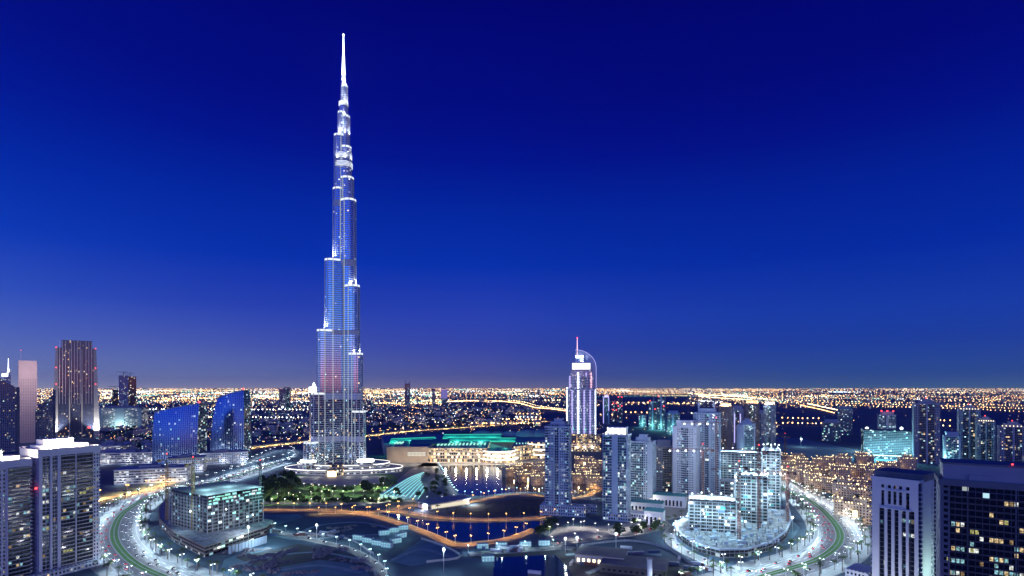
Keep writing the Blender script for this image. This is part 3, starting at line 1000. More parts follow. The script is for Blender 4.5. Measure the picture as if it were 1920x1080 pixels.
for i in range(0, len(us), 2):
    U.sb(mb, 0, us[i], us[i + 1], .02, .9, zs, hW)
for a, c, lo, hi in slots:
    U.sb(mb, 0, a, c, .02, .9, zs, zs + lo - 1.2)
    U.sb(mb, 0, a, c, .02, .9, zs + hi, zs + 15)
    U.sb(mb, 0, a, c, .02, .9, zs + 17.5, hW)
mb.build('crown_wall', M['white_wall'], t)
q = MB(); U.sb(q, 0, 4.5, 25.5, .9, 1.5, zs - .4, zs + .5); U.sb(q, 0, 9, 21, .9, 1.5, zs + 13.2, zs + 14); q.build('cornice', M['white_wall'], t)
B.strips(t, 1, [('balc', 1.6), ('solid', 6), ('punch', 2.2), ('balc', 2)], 3.4, M['white_wall'], 2.5, True)
B.strips(t, 3, [('balc', 3), ('solid', 2), ('balc', 3)], 3.4, M['white_wall'], 2.5, True)
q = MB(); q.box(-.9, 30.9, -.9, -.3, hW, hW + 2); q.box(30.3, 30.9, -.3, 38, hW, hW + 2); q.box(-.9, -.3, -.3, 38, hW, hW + 2); q.box(-.3, 30.3, 37.4, 38, hW, hW + 2); q.build('parapet', M['white_wall'], t)
q = MB(); q.box(-2, 31, 8, 34, hW + .2, hW + 5.5)
q.build('plant_room', M['concrete_dark'], t)
lit_windows(t, B, 0, 3.4, 2.5, 7, 3, [WIN[3], WIN[5], WIN[2]])
q = MB(); q.box(-18, -1.5, -4, 18, 0, 26, 3, 3.4); q.build('podium', M['punched'], t)
for x in (-6, 34):  # added uplights, a fill that brightens the pale front
    q = MB(); q.box(x - .8, x + .8, -26.5, -25.5, 0, 1.6); q.ball(x, -26, 2.1, .6); q.build('added_fill_uplight', M['steel'], t)
    lamp(t, (x, -25, 3), 42000, (.85, .9, 1), 1, 110, (0, .5, 1))
lamp(t, (52, 14, 30), 30000, (0.65, 1, 0.8), 1.2)  # bare light added to brighten the dark right-hand face
q = MB(); q.ball(34, -12, 17, 1.3); fo = q.build('flood_lamp', M['glow_warm'], t)

# dark slab filling the right edge
t = thing('slab_tower', 'near black apartment slab with scattered lit rooms beside the pale slotted tower', 'tower', (235, 311, 0), -33)
hD = 124
B = Block(36, 14, 72, 28, 0, hD - 9)
mb = MB(); mb.box(0, 72, 0, 28, 0, hD - 9, 2.9, 3.3, 0, 1); mb.build('glazed_body', [M['glazing_near'], M['roofing']], t)
B.strips(t, 0, [('punch', 1.2), ('balc', 2.4), ('solid', .12), ('balc', 6.4), ('solid', .2), ('balc', 5.4), ('solid', .2), ('balc', 8)], 3.3, M['concrete_dark'], 2.9, True, M['dark_metal'])
B.strips(t, 3, [('punch', 1)], 3.3, M['grey_wall'], 2.9)
lit_windows(t, Block(24, 14, 48, 28, 0, hD - 9), 0, 3.3, 2.0, 46, 12, [WIN[0], WIN[0], WIN[1], WIN[2], WIN[3], WIN[4]], zmin=52)
q = MB(); q.box(-1.5, 73, -1.8, -.8, hD - 9, hD - 5.6, bot=True); q.box(-1.5, -.6, -.8, 28, hD - 9, hD - 5.6, bot=True); q.build('cornice', M['concrete_dark'], t)
q = MB(); q.box(1, 73, 5, 26, hD - 9, hD + 2)
q.box(12, 21, 3.4, 5, hD - 8.9, hD - 3)
q.build('roof_screen', M['grey_wall'], t)
q = MB(); q.box(.6, 73.4, 4.6, 26.4, hD + 2, hD + 3); q.build('roof_slab', M['concrete_dark'], t)
warn(t, 30, 4, hD + 3.8, .45); warn(t, 41, 6, hD + 5.5, .45)
lamp(t, (-12, -8, 30), 9000, (1, .75, .5), 1)

# ---------------------------------------------------------------- residential towers right of centre
t, h = resi('apartment_tower', 'blue grey apartment tower with stepped crown standing between basin and hotel', 'tower', 1047, 962, 31, 27, 800, -14,
            [('balc', 1.4), ('punch', 2.2), ('solid', .4), ('glass', 1.6), ('solid', .5), ('punch', 2.4), ('balc', 1.2)], [('glass', 2), ('solid', .5), ('glass', 2)], 'glazing_blue', 'pale_wall', 3.4, 2.6,
            wings=[(-6, 3, 15, 26, 1.03), (7, 5, 13, 24, 1.06)])
q = MB(); q.box(-16, 38, -17, -8, 0, 13, 3, 4); q.box(-22, -16, -17, 20, 0, 13, 3, 4); q.box(-16, 50, 8, 14, 0, 11, 3, 4)
q.build('podium', M['punched'], t)
t, h = resi('apartment_tower', 'apartment tower with bright lamp on its roof and teal glass flank', 'tower', 1157, 972, 31, 26, 815, -20,
            [('glass', 1.5), ('balc', 1.2), ('solid', 1.8), ('glass', 2.6), ('solid', .4)], [('glass', 1)], 'glazing_teal', 'pale_wall', 3.4, 2.5, roof='box',
            lamps=('glow_warm', 9000, (1, .8, .6)), left=[('punch', 1)])
q = MB(); q.box(-12, 18, -16, -13.9, 0, 9, 3, 4); q.box(18, 46, -8, 10, 0, 10, 3, 4); q.build('podium', M['punched'], t)
t, h = resi('apartment_tower', 'dark fronted apartment tower with pale right edge behind the lamp topped one', 'tower', 1206, 938, 32, 28, 828, -24,
            [('balc', 1.2), ('glass', 2.6), ('punch', 1.2), ('solid', 1.3)], [('glass', 1)], 'glazing_teal', 'pale_wall', 3.5, 2.6)
t, h = resi('apartment_tower', 'small brownish apartment tower in shadow between pale towers', 'tower', 1244, 918, 26, 26, 836, -18,
            [('punch', 2), ('glass', 2)], [('punch', 1)], 'glazing_dark', 'grey_wall', 3.6, 2.8, roof='box')
t, h = resi('apartment_tower', 'pale blue apartment tower with blank upper slab and dark middle recess', 'tower', 1286, 930, 34, 28, 800, -26,
            [('solid', 1.5), ('punch', 1.5), ('balc', .8), ('glass', 2.0), ('punch', 1.9), ('solid', .9)], [('glass', 2), ('solid', 1)], 'glazing_blue', 'white_wall', 3.5, 2.7, roof='box',
            wings=[(9, 6, 17, 24, 1.06)])
t, h = resi('apartment_tower', 'tallest pale blue apartment tower with two pointed roof fins', 'tower', 1326, 924, 38, 30, 775, -26,
            [('punch', 1.5), ('solid', .7), ('punch', 1.5), ('glass', 1.2), ('solid', .8), ('punch', 1.6), ('balc', .8)], [('glass', 2), ('solid', .6), ('glass', 2)], 'glazing_blue', 'pale_wall', 3.5, 2.6,
            roof='fin', wings=[(-12, 4, 12, 24, .97), (3, 2, 16, 27, 1.02)])
for px, py, w, d, zt_, rot, lab, body, wall, lp in (
        (1360, 868, 28, 26, 763, -20, 'slim brownish tower with glaring orange roof lamps beside the finned tower', 'punched_brown', 'brown_wall', ('glow_warm', 16000, (1, .7, .4))),
        (1383, 856, 26, 24, 768, -20, 'dark tower with two white lit uprights on its front', 'glazing_dark', 'grey_wall', None),
        (1410, 850, 34, 26, 757, -22, 'dark tower topped by an orange flare of roof lamps', 'glazing_dark', 'brown_wall', ('glow_orange', 16000, (1, .6, .3))),
        (1443, 845, 30, 28, 760, -24, 'tower with warm roof lamps at the right end of the background cluster', 'glazing_teal', 'grey_wall', ('glow_warm', 16000, (1, .8, .5))),
        (1425, 835, 20, 20, 775, -24, 'thin unlit tower squeezed between two lamp topped towers', 'glazing_dark', 'grey_wall', None)):
    t, h = resi('tower', lab, 'tower', px, py, w, d, zt_, rot, [('punch', 1.5), ('glass', 1.6), ('solid', .5), ('punch', 1.5)], [('glass', 1)], body, wall, 3.8, 3.4, roof='box', lamps=lp)
    if 'uprights' in lab:
        q = MB(); q.box(-8, -6.4, -14, -13.1, h * .3, h * .92); q.box(5, 6.6, -14, -13.1, h * .45, h * .92); q.build('light_strip', M['glow_lilac'], t)
t, h = resi('tower', 'half built teal lit tower with round pale corner and red crane', 'tower', 1401, 880, 30, 26, 795, -24,
            [('solid', 1.4), ('glass', 2.4), ('solid', .3)], [('glass', 1)], 'glazing_teal', 'pale_wall', 3.8, 3.0)
q = MB(); q.cyl(-14, -12, 6, 0, h * .98, 20); q.build('round_corner', M['pale_wall'], t)
lamp(t, (6, -24, 30), 24000, (.4, 1, .95), 1.5)
# right hand dark towers
for px, py, w, d, zt_, rot, lab, cr in (
        (1736, 868, 46, 34, 757, -30, 'tall dark tower with scattered lit rooms left of the lit crane site', 1),
        (1816, 858, 40, 30, 768, -32, 'dark tower with stepped white lit crown, left one of three at right', 2),
        (1847, 862, 32, 28, 790, -32, 'lower dark tower with a lit crown, middle one of three at right', 2),
        (1898, 872, 46, 30, 800, -33, 'dark tower with row of crown lamps at the right edge, beyond the black slab', 2)):
    t, h = resi('tower', lab, 'tower', px, py, w, d, zt_, rot, [('punch', 1.5), ('glass', 2), ('solid', .6), ('glass', 2), ('punch', 1.5)], [('punch', 1)], 'glazing_dark', 'grey_wall', 3.7, 3.2, roof='step')
    if cr == 2:
        q = MB()
        for k in range(7): q.ball(-w * .4 + w * .8 * k / 6, -d * .5 - 1.2, h + 2.2, 0.9)
        q.build('crown_lamps', M['glow_warm'], t)
    warn(t, 0, 0, h + 13, 1.1)
t, h = resi('office_block', 'low teal office block with white framed edge between dark towers', 'office block', 1784, 868, 28, 26, 818, -30, [('solid', .4), ('glass', 3), ('solid', .4)], [('glass', 1)], 'glazing_teal', 'pale_wall', 3.7, 3.2, roof='box')
lamp(t, (-20, -20, 12), 50000, (.5, 1, .95), 1.2)
t, h = resi('office_block', 'dark blue square office tower beside orange highway', 'office block', 1584, 815, 44, 40, 767, -28, [('glass', 1)], [('glass', 1)], 'glazing_blue', 'grey_wall', 4, 4, roof='box')
t, h = resi('office_block', 'low dim teal office block left of the square blue tower', 'office block', 1558, 826, 50, 40, 792, -28, [('glass', 1)], [('glass', 1)], 'glazing_teal', 'grey_wall', 4, 4, roof='box')
t, h = resi('office_block', 'grey tower with red warning lamps behind the cyan lit site', 'office block', 1662, 838, 40, 36, 778, -26, [('glass', 1), ('solid', .3), ('glass', 1)], [('glass', 1)], 'glazing_blue', 'grey_wall', 4, 4, roof='box')
for x in (-14, 0, 14): warn(t, x, -18, h + 12, 2.0)
t, h = resi('concrete_shell', 'cyan floodlit concrete shell of a wide unfinished block', 'unfinished building', 1668, 858, 112, 46, 806, -24, None, None, 'shell', 'concrete', 4, 4, roof='none')
q = MB()
for f in range(int(h / 4) + 1): q.box(-57, 57, -24.2, -23, f * 4, f * 4 + .7, bot=True)
q.build('floor_slab', M['concrete'], t)
q = MB(); q.box(-62, 62, -40, -24.5, 0, 9, 4, 4); q.build('podium', M['shell'], t)
q = MB(); q.box(-62, 62, -40.6, -40.1, 8, 9.2); q.build('deck_light', M['glow_cool'], t)
for x in (-40, 0, 40): lamp(t, (x, -60, 26), 190000, (.3, .85, 1), 1.5)

# mid-distance cluster behind the hotel
t, h = resi('tower', 'slim tower glowing lilac with domed top right of the hotel', 'tower', 1137, 795, 26, 24, 745, -15, [('solid', .6), ('glass', 2), ('solid', .6)], [('glass', 1)], 'glazing_blue', 'pale_wall', 4, 4, roof='none')
q = MB(); q.cyl(0, 0, 11, h, h + 6, 18); q.cyl(0, 0, 9, h + 6, h + 13, 18, 2.5); q.build('dome_cap', M['glow_lilac'], t)
q = MB(); q.box(-13.6, -11.2, -14, -12.9, 4, h); q.box(10.8, 13, -14, -12.9, h * .5, h); q.build('light_strip', M['glow_lilac'], t)
for px, py, zt_, lab in ((1153, 790, 757, 'unfinished tower hung with red warning lamps, nearer the lilac tower'), (1163, 792, 745, 'taller unfinished tower hung with red warning lamps')):
    t, h = resi('tower', lab, 'tower', px, py, 20, 20, zt_, -15, [('glass', 1)], [('glass', 1)], 'shell', 'grey_wall', 4, 4, roof='none')
    for z in (h + 2, h * .66): warn(t, -8, -11, z, 2.6); warn(t, 8, -11, z, 2.6)
    mast(t, 0, 0, h, 16, .8)
for px, py, w, zt_, lab, bd in ((1224, 805, 32, 752, 'teal lit unfinished tower with red top lamps left of its twin', 'shell'), (1240, 806, 30, 744, 'teal lit unfinished tower with red top lamps and bent mast', 'shell'),
                                (1262, 812, 46, 775, 'low sloping teal lit building beside two unfinished towers', 'glazing_teal'), (1205, 800, 30, 778, 'stubby teal lit block behind the building lot', 'glazing_teal')):
    t, h = resi('tower', lab, 'tower', px, py, w, 28, zt_, -18, [('glass', 1), ('solid', .4), ('glass', 1)], [('glass', 1)], bd, 'pale_wall', 4, 4, roof='box' if 'low' in lab else 'none')
    if 'red' in lab:
        warn(t, -10, -14, h + 2, 2.2); warn(t, 10, -14, h * .72, 2.4); mast(t, 4, 0, h, 18, .8, False)
    lamp(t, (0, -34, 18), 45000, (.3, 1, .85), 2)
    q = MB(); q.ball(-w * .3, -30, 14, 2.2); q.build('flood_lamp', M['glow_mint'], t)

# ---------------------------------------------------------------- sail-topped hotel
Yh = 1536
Xh = (1090 - 960) * Yh / F
t = thing('hotel_tower', 'lilac lit hotel tower with curved sail fin and mast on top', 'hotel', (Xh, Yh, 0), -8)
zh = lambda py: zat(py, Yh)
SW = Yh / F
hw = 27 * SW * .97
mb = MB(); mb.box(-hw, hw, -20, 24, 0, zh(727), 3.4, 4.3, 0, 1)
mb.box(-hw * .86, hw * .86, -17, 22, zh(727), zh(705), 3.4, 4.3, 0, 1); mb.box(-hw * .74, hw * .74, -15, 20, zh(705), zh(694), 3.4, 4.3, 0, 1)
body = mb.build('main_shaft', [M['hotel_bay'], M['roofing']], t)
for k, x in enumerate((-.84, -.42, 0, .42, .84)):
    q = MB(); tp = zh(706) if abs(x) < .6 else zh(728)
    q.cyl(x * hw, -19, 7.4, 0, tp, 16, None, 2.6, 4.3, 0, 1)
    q.build('round_bay', [M['hotel_bay'], M['roofing']], t)
for x, z0, z1, mt in ((-.98, 15, zh(728), 'glow_white'), (-.63, 12, zh(729), 'glow_lilac'), (-.21, 12, zh(700), 'glow_white'), (.21, 12, zh(729), 'glow_lilac'), (.63, 12, zh(729), 'glow_lilac'), (.98, 15, zh(729), 'glow_white'),
                      (-.8, zh(728), zh(707), 'glow_lilac'), (.35, zh(728), zh(700), 'glow_lilac'), (.7, zh(728), zh(700), 'glow_pink')):
    q = MB()
    yy = -24.5 if z0 < 40 else -20
    z = z0
    while z < z1:
        q.box(x * hw - 1.7, x * hw + 1.7, yy, yy + 1, z, z + 2.7, bot=True); z += 4.3
    q.build('light_column', M[mt], t)
q = MB(); q.box(-hw - 2, hw + 2, -26.5, 26, zh(731), zh(728.5), bot=True); q.build('sky_ledge', M['white_wall'], t)
q = MB(); q.box(-hw * .62, hw * .62, -12, 16, zh(694), zh(680)); cb = q.build('crown_box', M['white_wall'], t)
q = MB()
for k in range(5):
    z = zh(692.5) + k * 3.4
    q.box(-hw * .64, hw * .64, -12.8, -12.1, z, z + 2.1, bot=True)
q.build('louver_light', M['glow_soft'], cb)
q = MB(); q.box(-hw * .42, hw * .16, -5, 10, zh(680), zh(668)); q.build('lift_house', M['blue_sail'], t)
q = MB(); q.prism([(-15, -6.5), (6, -6.5), (6, -5.2), (-15, -5.2)], zh(671), zh(667)); q.build('crown_lamp', M['glow_white'], t)
# sail: quarter-ellipse wall rising from the right edge to the mast
xr, xl = hw + 1.5, -hw * .42
pts = [(xr, zh(731))]
for k in range(15):
    a = math.pi / 2 * k / 14
    pts.append((xl + (xr - xl) * math.cos(a), zh(690) + (zh(656) - zh(690)) * math.sin(a)))
inner = [(x - (2.4 if i < 3 else 2.4), z) for i, (x, z) in enumerate(pts)]
pts2 = pts + [(xl, zh(680)), (hw * .62, zh(680)), (hw * .64, zh(731))]
q = MB()
a = [(x, 2, z) for x, z in pts2]; b2 = [(x, 4.5, z) for x, z in pts2]
q.face(a[::-1]); q.face(b2)
for i in range(len(a)): q.face([a[i - 1], a[i], b2[i], b2[i - 1]])
q.build('sail_fin', M['blue_sail'], t)
lamp(t, (22, -14, zh(697)), 60000, (.75, .8, 1), 1, 120, (.1, .75, 1)); lamp(t, (2, -9, zh(679)), 20000, (.75, .8, 1), 1, 120, (0, .6, 1))
q = MB()
for i in range(len(pts) - 1): q.bar((pts[i][0], 3.2, pts[i][1]), (pts[i + 1][0], 3.2, pts[i + 1][1]), 1.7)
q.build('sail_edge_light', M['glow_lilac'], t)
q = MB(); q.cyl(-11, 3, 1.5, zh(668), zh(634), 8, .8); q.build('mast', M['glow_pink'], t)
warn(t, -11, 3, zh(633), 1.6)
q = MB(); q.box(-hw - 12, hw + 14, -36, -26, 0, zh(812), 4, 4.5); q.box(-hw - 4, hw + 8, -46, -36, 0, 22, 4, 4.5); q.build('podium', M['shop_band'], t)
for x in (-30, -10, 10, 30): lamp(t, (x, -50, 8), 30000, (1, .85, .8), 1, 120, (0, .3, 1))

# ---------------------------------------------------------------- two sail-roofed glass office towers
def sail_block(name, label, pxl, pxr, base, topl, topr, Y, curve, lean):
    xl, xr = (pxl - 960) * Y / F, (pxr - 960) * Y / F
    w = xr - xl
    t = thing(name, label, 'office tower', ((xl + xr) / 2, Y, 0), 0)
    zl, zr = zat(topl, Y), zat(topr, Y)
    NX, NZ = 14, 20
    mb = MB()
    P = {}
    for i in range(NX + 1):
        u = i / NX
        x = -w / 2 + w * u
        zt_ = zl + (zr - zl) * (u ** .8)
        for j in range(NZ + 1):
            v = j / NZ
            z = zt_ * v
            sx = x + curve * w * .16 * (v ** 2.4) * (1 - u) * (1 if curve > 0 else 0) - (curve * w * .06 * (v ** 3) * u)
            P[i, j] = (sx, -22 + 9 * (2 * u - 1) ** 2 + lean * (max(0, v - .25) ** 1.8) * 40, z)
    for i in range(NX):
        for j in range(NZ):
            a, b, c, d = P[i, j], P[i + 1, j], P[i + 1, j + 1], P[i, j + 1]
            mb.face([a, b, c, d], [((q[0] + 200) / 4.2, q[2] / 4) for q in (a, b, c, d)], 0)
    D = 26
    for i in range(NX):
        a, b = P[i, NZ], P[i + 1, NZ]
        mb.face([a, b, (b[0], D, b[2]), (a[0], D, a[2])], None, 1)
        a, b = P[i, 0], P[i + 1, 0]
    for i0, fl in ((0, False), (NX, True)):
        for j in range(NZ):
            a, b = P[i0, j], P[i0, j + 1]
            f_ = [(a[0], D, a[2]), a, b, (b[0], D, b[2])]
            u_ = [(q[1] / 4, q[2] / 4) for q in f_]
            mb.face(f_[::-1] if fl else f_, u_[::-1] if fl else u_, 2)
    mb.face([(P[NX, 0][0], D, 0), (P[0, 0][0], D, 0)] + [(P[i, NZ][0], D, P[i, NZ][2]) for i in range(NX + 1)], None, 1)
    mb.build('curved_facade', [M['sail_glass'], M['grey_wall'], M['glazing_blue']], t)
    q = MB()
    for i in range(NX): q.bar(P[i, NZ], P[i + 1, NZ], 1.6)
    q.build('roof_edge', M['grey_wall'], t)
    q = MB()
    for k in range(9):
        q.ball(-w / 2 + 4 + (w - 8) * k / 8, -28, 3, 1.2)
    q.build('base_lamps', M['glow_white'], t)
    for k in range(5): lamp(t, (-w / 2 + 8 + (w - 16) * k / 4, -34, 3), 60000, (.9, .95, 1), 1, 110, (0, .45, 1))
    warn(t, P[NX, NZ][0] - 2, P[NX, NZ][1] + 3, zr + 2.5, 2.2)
    return t


t = sail_block('sail_office_tower', 'blue glass office tower with roof slanting up to the right, the wider one', 292, 376, 868, 774, 756, 1245, 0, .34)
t2 = sail_block('sail_office_tower', 'taller blue glass office tower with sharply raked curving roof', 400, 462, 852, 748, 731, 1400, .9, .34)


def slab_podium(name, label, px, py, w, d, h, rot, mats, floors=4.5, extra=None):
    X, Y = gp(px, py)
    t = thing(name, label, 'office block', (X, Y, 0), rot)
    mb = MB(); mb.box(-w / 2, w / 2, -d / 2, d / 2, 0, h - 1.5, 3.6, floors, 0, 1)
    mb.build('banded_body', [M[mats], M['roofing']], t)
    q = MB(); q.box(-w / 2 - 1, w / 2 + 1, -d / 2 - 1, d / 2 + 1, h - 1.5, h, bot=True); q.build('roof_slab', M['concrete'], t)
    q = MB(); q.box(-w * .2, w * .1, -d * .2, d * .25, h, h + 4); q.box(w * .2, w * .32, -d * .1, d * .2, h, h + 3); q.build('plant_room', M['grey_wall'], t)
    for k in range(3): lamp(t, (-w * .4 + w * .4 * k, -d / 2 - 10, 8), 7000, (.95, .97, 1), 1)
    return t


slab_podium('office_block', 'low white banded office block in front of the wider slant roofed tower', 290, 902, 112, 46, 26, 20, 'office_band')
slab_podium('office_block', 'blank pale podium block right of the banded office block', 352, 884, 62, 40, 30, 20, 'punched')
slab_podium('office_block', 'pale podium building below the taller raked tower', 420, 868, 96, 40, 26, 22, 'punched')
slab_podium('office_block', 'brightly lit low office block behind the floodlit apartment roof', 247, 868, 108, 40, 26, 12, 'office_band')
slab_podium('office_block', 'lit office block with dark roof farther left behind apartment roof', 212, 850, 60, 50, 22, 8, 'office_band')

# ---------------------------------------------------------------- financial district at far left
Yi = 1917
t = thing('buttressed_tower', 'tall ribbed tower between pale sloping concrete buttresses, at far left', 'tower', ((143 - 960) * Yi / F, Yi, 0), 37)
t.scale = (.87, .87, 1)
s = Yi / F
zi = lambda py: zat(py, Yi)
mb = MB(); mb.box(-54, 54, -22, 22, 0, zi(653), 4, 4.4, 0, 1); mb.box(-44, 50, -20, 20, zi(653), zi(639), 4, 4.4, 0, 1); mb.build('glazed_body', [M['index_glass'], M['roofing']], t)
for x0, x1 in ((-22, -18.5), (16, 19.5)):
    q = MB(); q.box(x0, x1, -24.5, -22.05, 0, zi(655)); q.build('concrete_rib', M['concrete'], t)
for k in range(12):
    x = -50 + k * 8.9
    if -24 < x < -16 or 13 < x < 22: continue
    q = MB(); q.box(x - .7, x + .7, -23.6, -22.05, zi(757), zi(641)); q.build('sun_fin', M['steel'], t)
for sx in (-1, 1):
    q = MB()
    top, bot = 62, 74
    a = [(sx * 54.3, -25, 0), (sx * bot, -25, 0), (sx * top, -25, zi(653)), (sx * 54.3, -25, zi(653))]
    b2 = [(x, 25, z) for x, _, z in a]
    if sx < 0: a, b2 = a[::-1], b2[::-1]
    q.face(a); q.face(b2[::-1])
    for i in range(4): q.face([a[i], a[i - 1], b2[i - 1], b2[i]])
    q.build('buttress', M['concrete'], t)
    for z in (zi(653), zi(690), zi(720)): warn(t, sx * 60, -26, z, 1.6)
lamp(t, (-70, -50, 10), 900000, (1, .93, .8), 2, 90, (.1, .4, 1)); lamp(t, (64, -50, 10), 900000, (1, .93, .8), 2, 90, (-.1, .4, 1))


def wedge_tower(label, pxl, pxr, topl, topr, Y, rot=40, mat='punched_grey'):
    xl, xr = (pxl - 960) * Y / F, (pxr - 960) * Y / F
    w = (xr - xl) * .78
    t = thing('wedge_tower', label, 'tower', ((xl + xr) / 2, Y, 0), rot)
    zl, zr = zat(topl, Y), zat(topr, Y)
    mb = MB()
    f = lambda x, y: zl + (zr - zl) * (x + w / 2) / w
    mb.prism([(-w / 2, -18), (w / 2 - 6, -18), (w / 2 - 6, 18), (-w / 2, 18)], 0, 0, 4, 4.2, 0, 1, zt=f)
    mb.build('glazed_body', [M[mat], M['roofing_blue']], t)
    q = MB(); q.prism([(w / 2 - 5.9, -19), (w / 2, -19), (w / 2, 19), (w / 2 - 5.9, 19)], 0, zr + 9); q.build('end_wall', M['concrete_dark'], t)
    q = MB(); q.bar((-w / 2, -18.6, zl + 1), (w / 2 - 6, -18.6, zr + 1 - (zr - zl) * 6 / w), 2.2)
    q.build('sloped_parapet', M['grey_wall'], t)
    return t


wedge_tower('grey gridded tower whose roof slopes down to the right, at the picture edge', -6, 36, 706, 732, 1500)
wedge_tower('grey tower with roof sloping up to the right between slim and buttressed towers', 66, 104, 770, 737, 1620)
Ys = 1750
t, h = resi('slim_tower', 'slim blank pinkish white tower with mast', 'tower', 52, 0, 42, 30, 677, 41, [('solid', 1)], [('solid', 1)], 'punched', 'pink_wall', 4, 4, roof='none', Y=Ys)
q = MB(); q.box(-21.3, 21.3, -16.6, -15.95, h - 46, h + .5); q.build('crown_panel', M['pink_wall'], t)
q = MB()
for f in range(int((h - 56) / 4.6)):
    for k in range(10): q.box(-19 + k * 4, -17.4 + k * 4, -16.15, -15.95, 4 + f * 4.6, 6.2 + f * 4.6)
q.build('window_grid', M['concrete_dark'], t)
mast(t, -16, 0, h, 32, .7)
lamp(t, (0, -130, 210), 500000, (1, .75, .8), 3)
Ye = 2900
t = thing('pinnacle_tower', 'far slender tower with glowing white pinnacle at the left edge', 'tower', ((14 - 960) * Ye / F, Ye, 0), 10)
mb = MB(); f = lambda x, y: zat(708, Ye) + x * 1.5; mb.prism([(-25, -20), (25, -20), (0, 25)], 0, 0, 5, 5, 0, 1, zt=f); mb.build('glazed_body', [M['punched'], M['grey_wall']], t)
q = MB(); q.cyl(4, 0, 5, zat(700, Ye), zat(688, Ye), 10, 1); q.cyl(4, 0, 1.3, zat(688, Ye), zat(672, Ye), 8, .5); q.build('pinnacle', M['glow_white'], t)
q = MB(); q.box(-12, 14, -21.2, -20.2, zat(706, Ye), zat(701, Ye)); q.build('lit_sign_band', M['glow_white'], t)

Yp = 2452
for px, w, zt_, lab, bd in ((232, 34, 704, 'pale half of a pair of far towers with crane on top', 'punched'), (244, 44, 706, 'dark half of a pair of far towers beside its pale twin', 'glazing_dark'), (216, 20, 731, 'short dark far tower left of the pale far tower', 'glazing_dark')):
    t, h = resi('tower', lab, 'tower', px, 0, w, 30, zt_, 32, [('glass', 1)], [('glass', 1)], bd, 'pale_wall' if bd == 'punched' else 'grey_wall', 4.5, 4.5, roof='none', Y=Yp + (20 if px == 244 else 0))
    q = MB(); q.cyl(0, 0, .9, h, h + 16, 6); q.bar((-26, 0, h + 15), (12, 0, h + 15), 1.4); q.build('roof_crane', M['dark_metal'], t)
t, h = resi('office_block', 'low far office hall glowing pale green around the pair of towers', 'office block', 232, 0, 170, 60, 765, 8, [('solid', .6), ('glass', 2), ('solid', 1.4), ('glass', 2), ('solid', .6)], [('glass', 1)], 'office_band', 'grey_wall', 5, 5, roof='box', Y=Yp - 50)
lamp(t, (0, -60, 12), 160000, (.6, 1, .95), 3)
for px, Y, w, zt_, lab in ((531, 4600, 50, 730, 'low grey tower on the horizon left of the skyscraper'), (539, 4650, 42, 726, 'grey horizon tower taller than its neighbour'),
                           (764, 4300, 36, 719, 'lone horizon tower with forked top right of the skyscraper'), (813, 5200, 26, 729, 'slender pale horizon tower right of the fork topped one'), (833, 5250, 52, 730, 'violet lit horizon tower')):
    t, h = resi('tower', lab, 'tower', px, 0, w, 40, zt_, 5, [('glass', 1)], [('glass', 1)], 'glazing_blue', 'grey_wall', 6, 6, roof='none', Y=Y)
    if 'forked' in lab:
        q = MB(); q.bar((-12, 0, h), (-22, 0, h + 26), 5); q.bar((10, 0, h), (20, 0, h + 18), 5); q.build('roof_fork', M['white_wall'], t)
    if 'violet' in lab:
        q = MB(); q.box(-30, 30, -21.8, -20.9, h * .45, h); q.build('light_panel', M['dim_violet'], t)
# thin floodlit tower just left of the skyscraper
Yb = 1500
t, h = resi('tower', 'narrow gold lit tower with white lantern half hidden by the skyscraper', 'tower', 590, 0, 22, 24, 735, 10, [('glass', 1), ('solid', .6), ('glass', 1)], [('glass', 1)], 'punched_beige', 'beige_wall', 4, 4, roof='none', Y=Yb)
q = MB(); q.box(-12, 12, -13, 13, h, h + 13); q.cyl(-2, 0, 5, h + 13, h + 24, 10, 1.5); q.build('lantern', M['glow_white'], t)
mast(t, -2, 0, h + 24, 36, .7, False)
lamp(t, (-6, -26, 8), 260000, (1, .75, .35), 1.5, 80, (0, .25, 1)); lamp(t, (-26, -10, 8), 260000, (1, .75, .35), 1.5, 80, (.3, .1, 1))

# ---------------------------------------------------------------- waterfront mall
mx0, my0 = gp(870, 868)
t = thing('shopping_mall', 'sprawling lit shopping mall with teal glowing roofs across the lake', 'shopping mall', (mx0, my0, 0), 0)
def ml(px, py):
    x, y = gp(px, py); return x - mx0, y - my0
ax0, ay0 = ml(725, 868); ax1, _ = ml(803, 868)
q = MB(); q.box(ax0, ax1, ay0, ay0 + 150, 0, 36, 4, 9, 0, 1); wl = q.build('store_block', [M['beige_wall'], M['roofing_blue']], t)
q = MB()
for k in range(20): x = ax0 + 2 + k * (ax1 - ax0 - 4) / 19 ; q.box(x - .8, x + .8, ay0 - 1, ay0 - .05, 8, 34, bot=True)
q.build('wall_rib', M['beige_wall'], wl)
q = MB(); q.box(ax1 - 46, ax1 - 6, ay0 - 1.6, ay0 - 1.05, 15, 25, bot=True); gz = q.build('lit_glazing', M['glow_warm_dim'], wl)
q = MB()
for k in range(14): q.box(ax1 - 46 + k * 3.07 - .35, ax1 - 46 + k * 3.07 + .35, ay0 - 1.95, ay0 - 1.65, 15, 25, bot=True)
for k in range(4): q.box(ax1 - 46, ax1 - 6, ay0 - 2.2, ay0 - 1.96, 15 + k * 3.1, 15.7 + k * 3.1, bot=True)
q.build('mullion_grid', M['grey_wall'], gz)
bx1 = ml(935, 866)[0]
q = MB(); q.box(ax1 + .1, bx1 - 26, ay0 + 6, ay0 + 190, 0, 31, 5, 7.5, 0, 1); q.build('shop_front', [M['shop_band'], M['roofing_blue']], t)
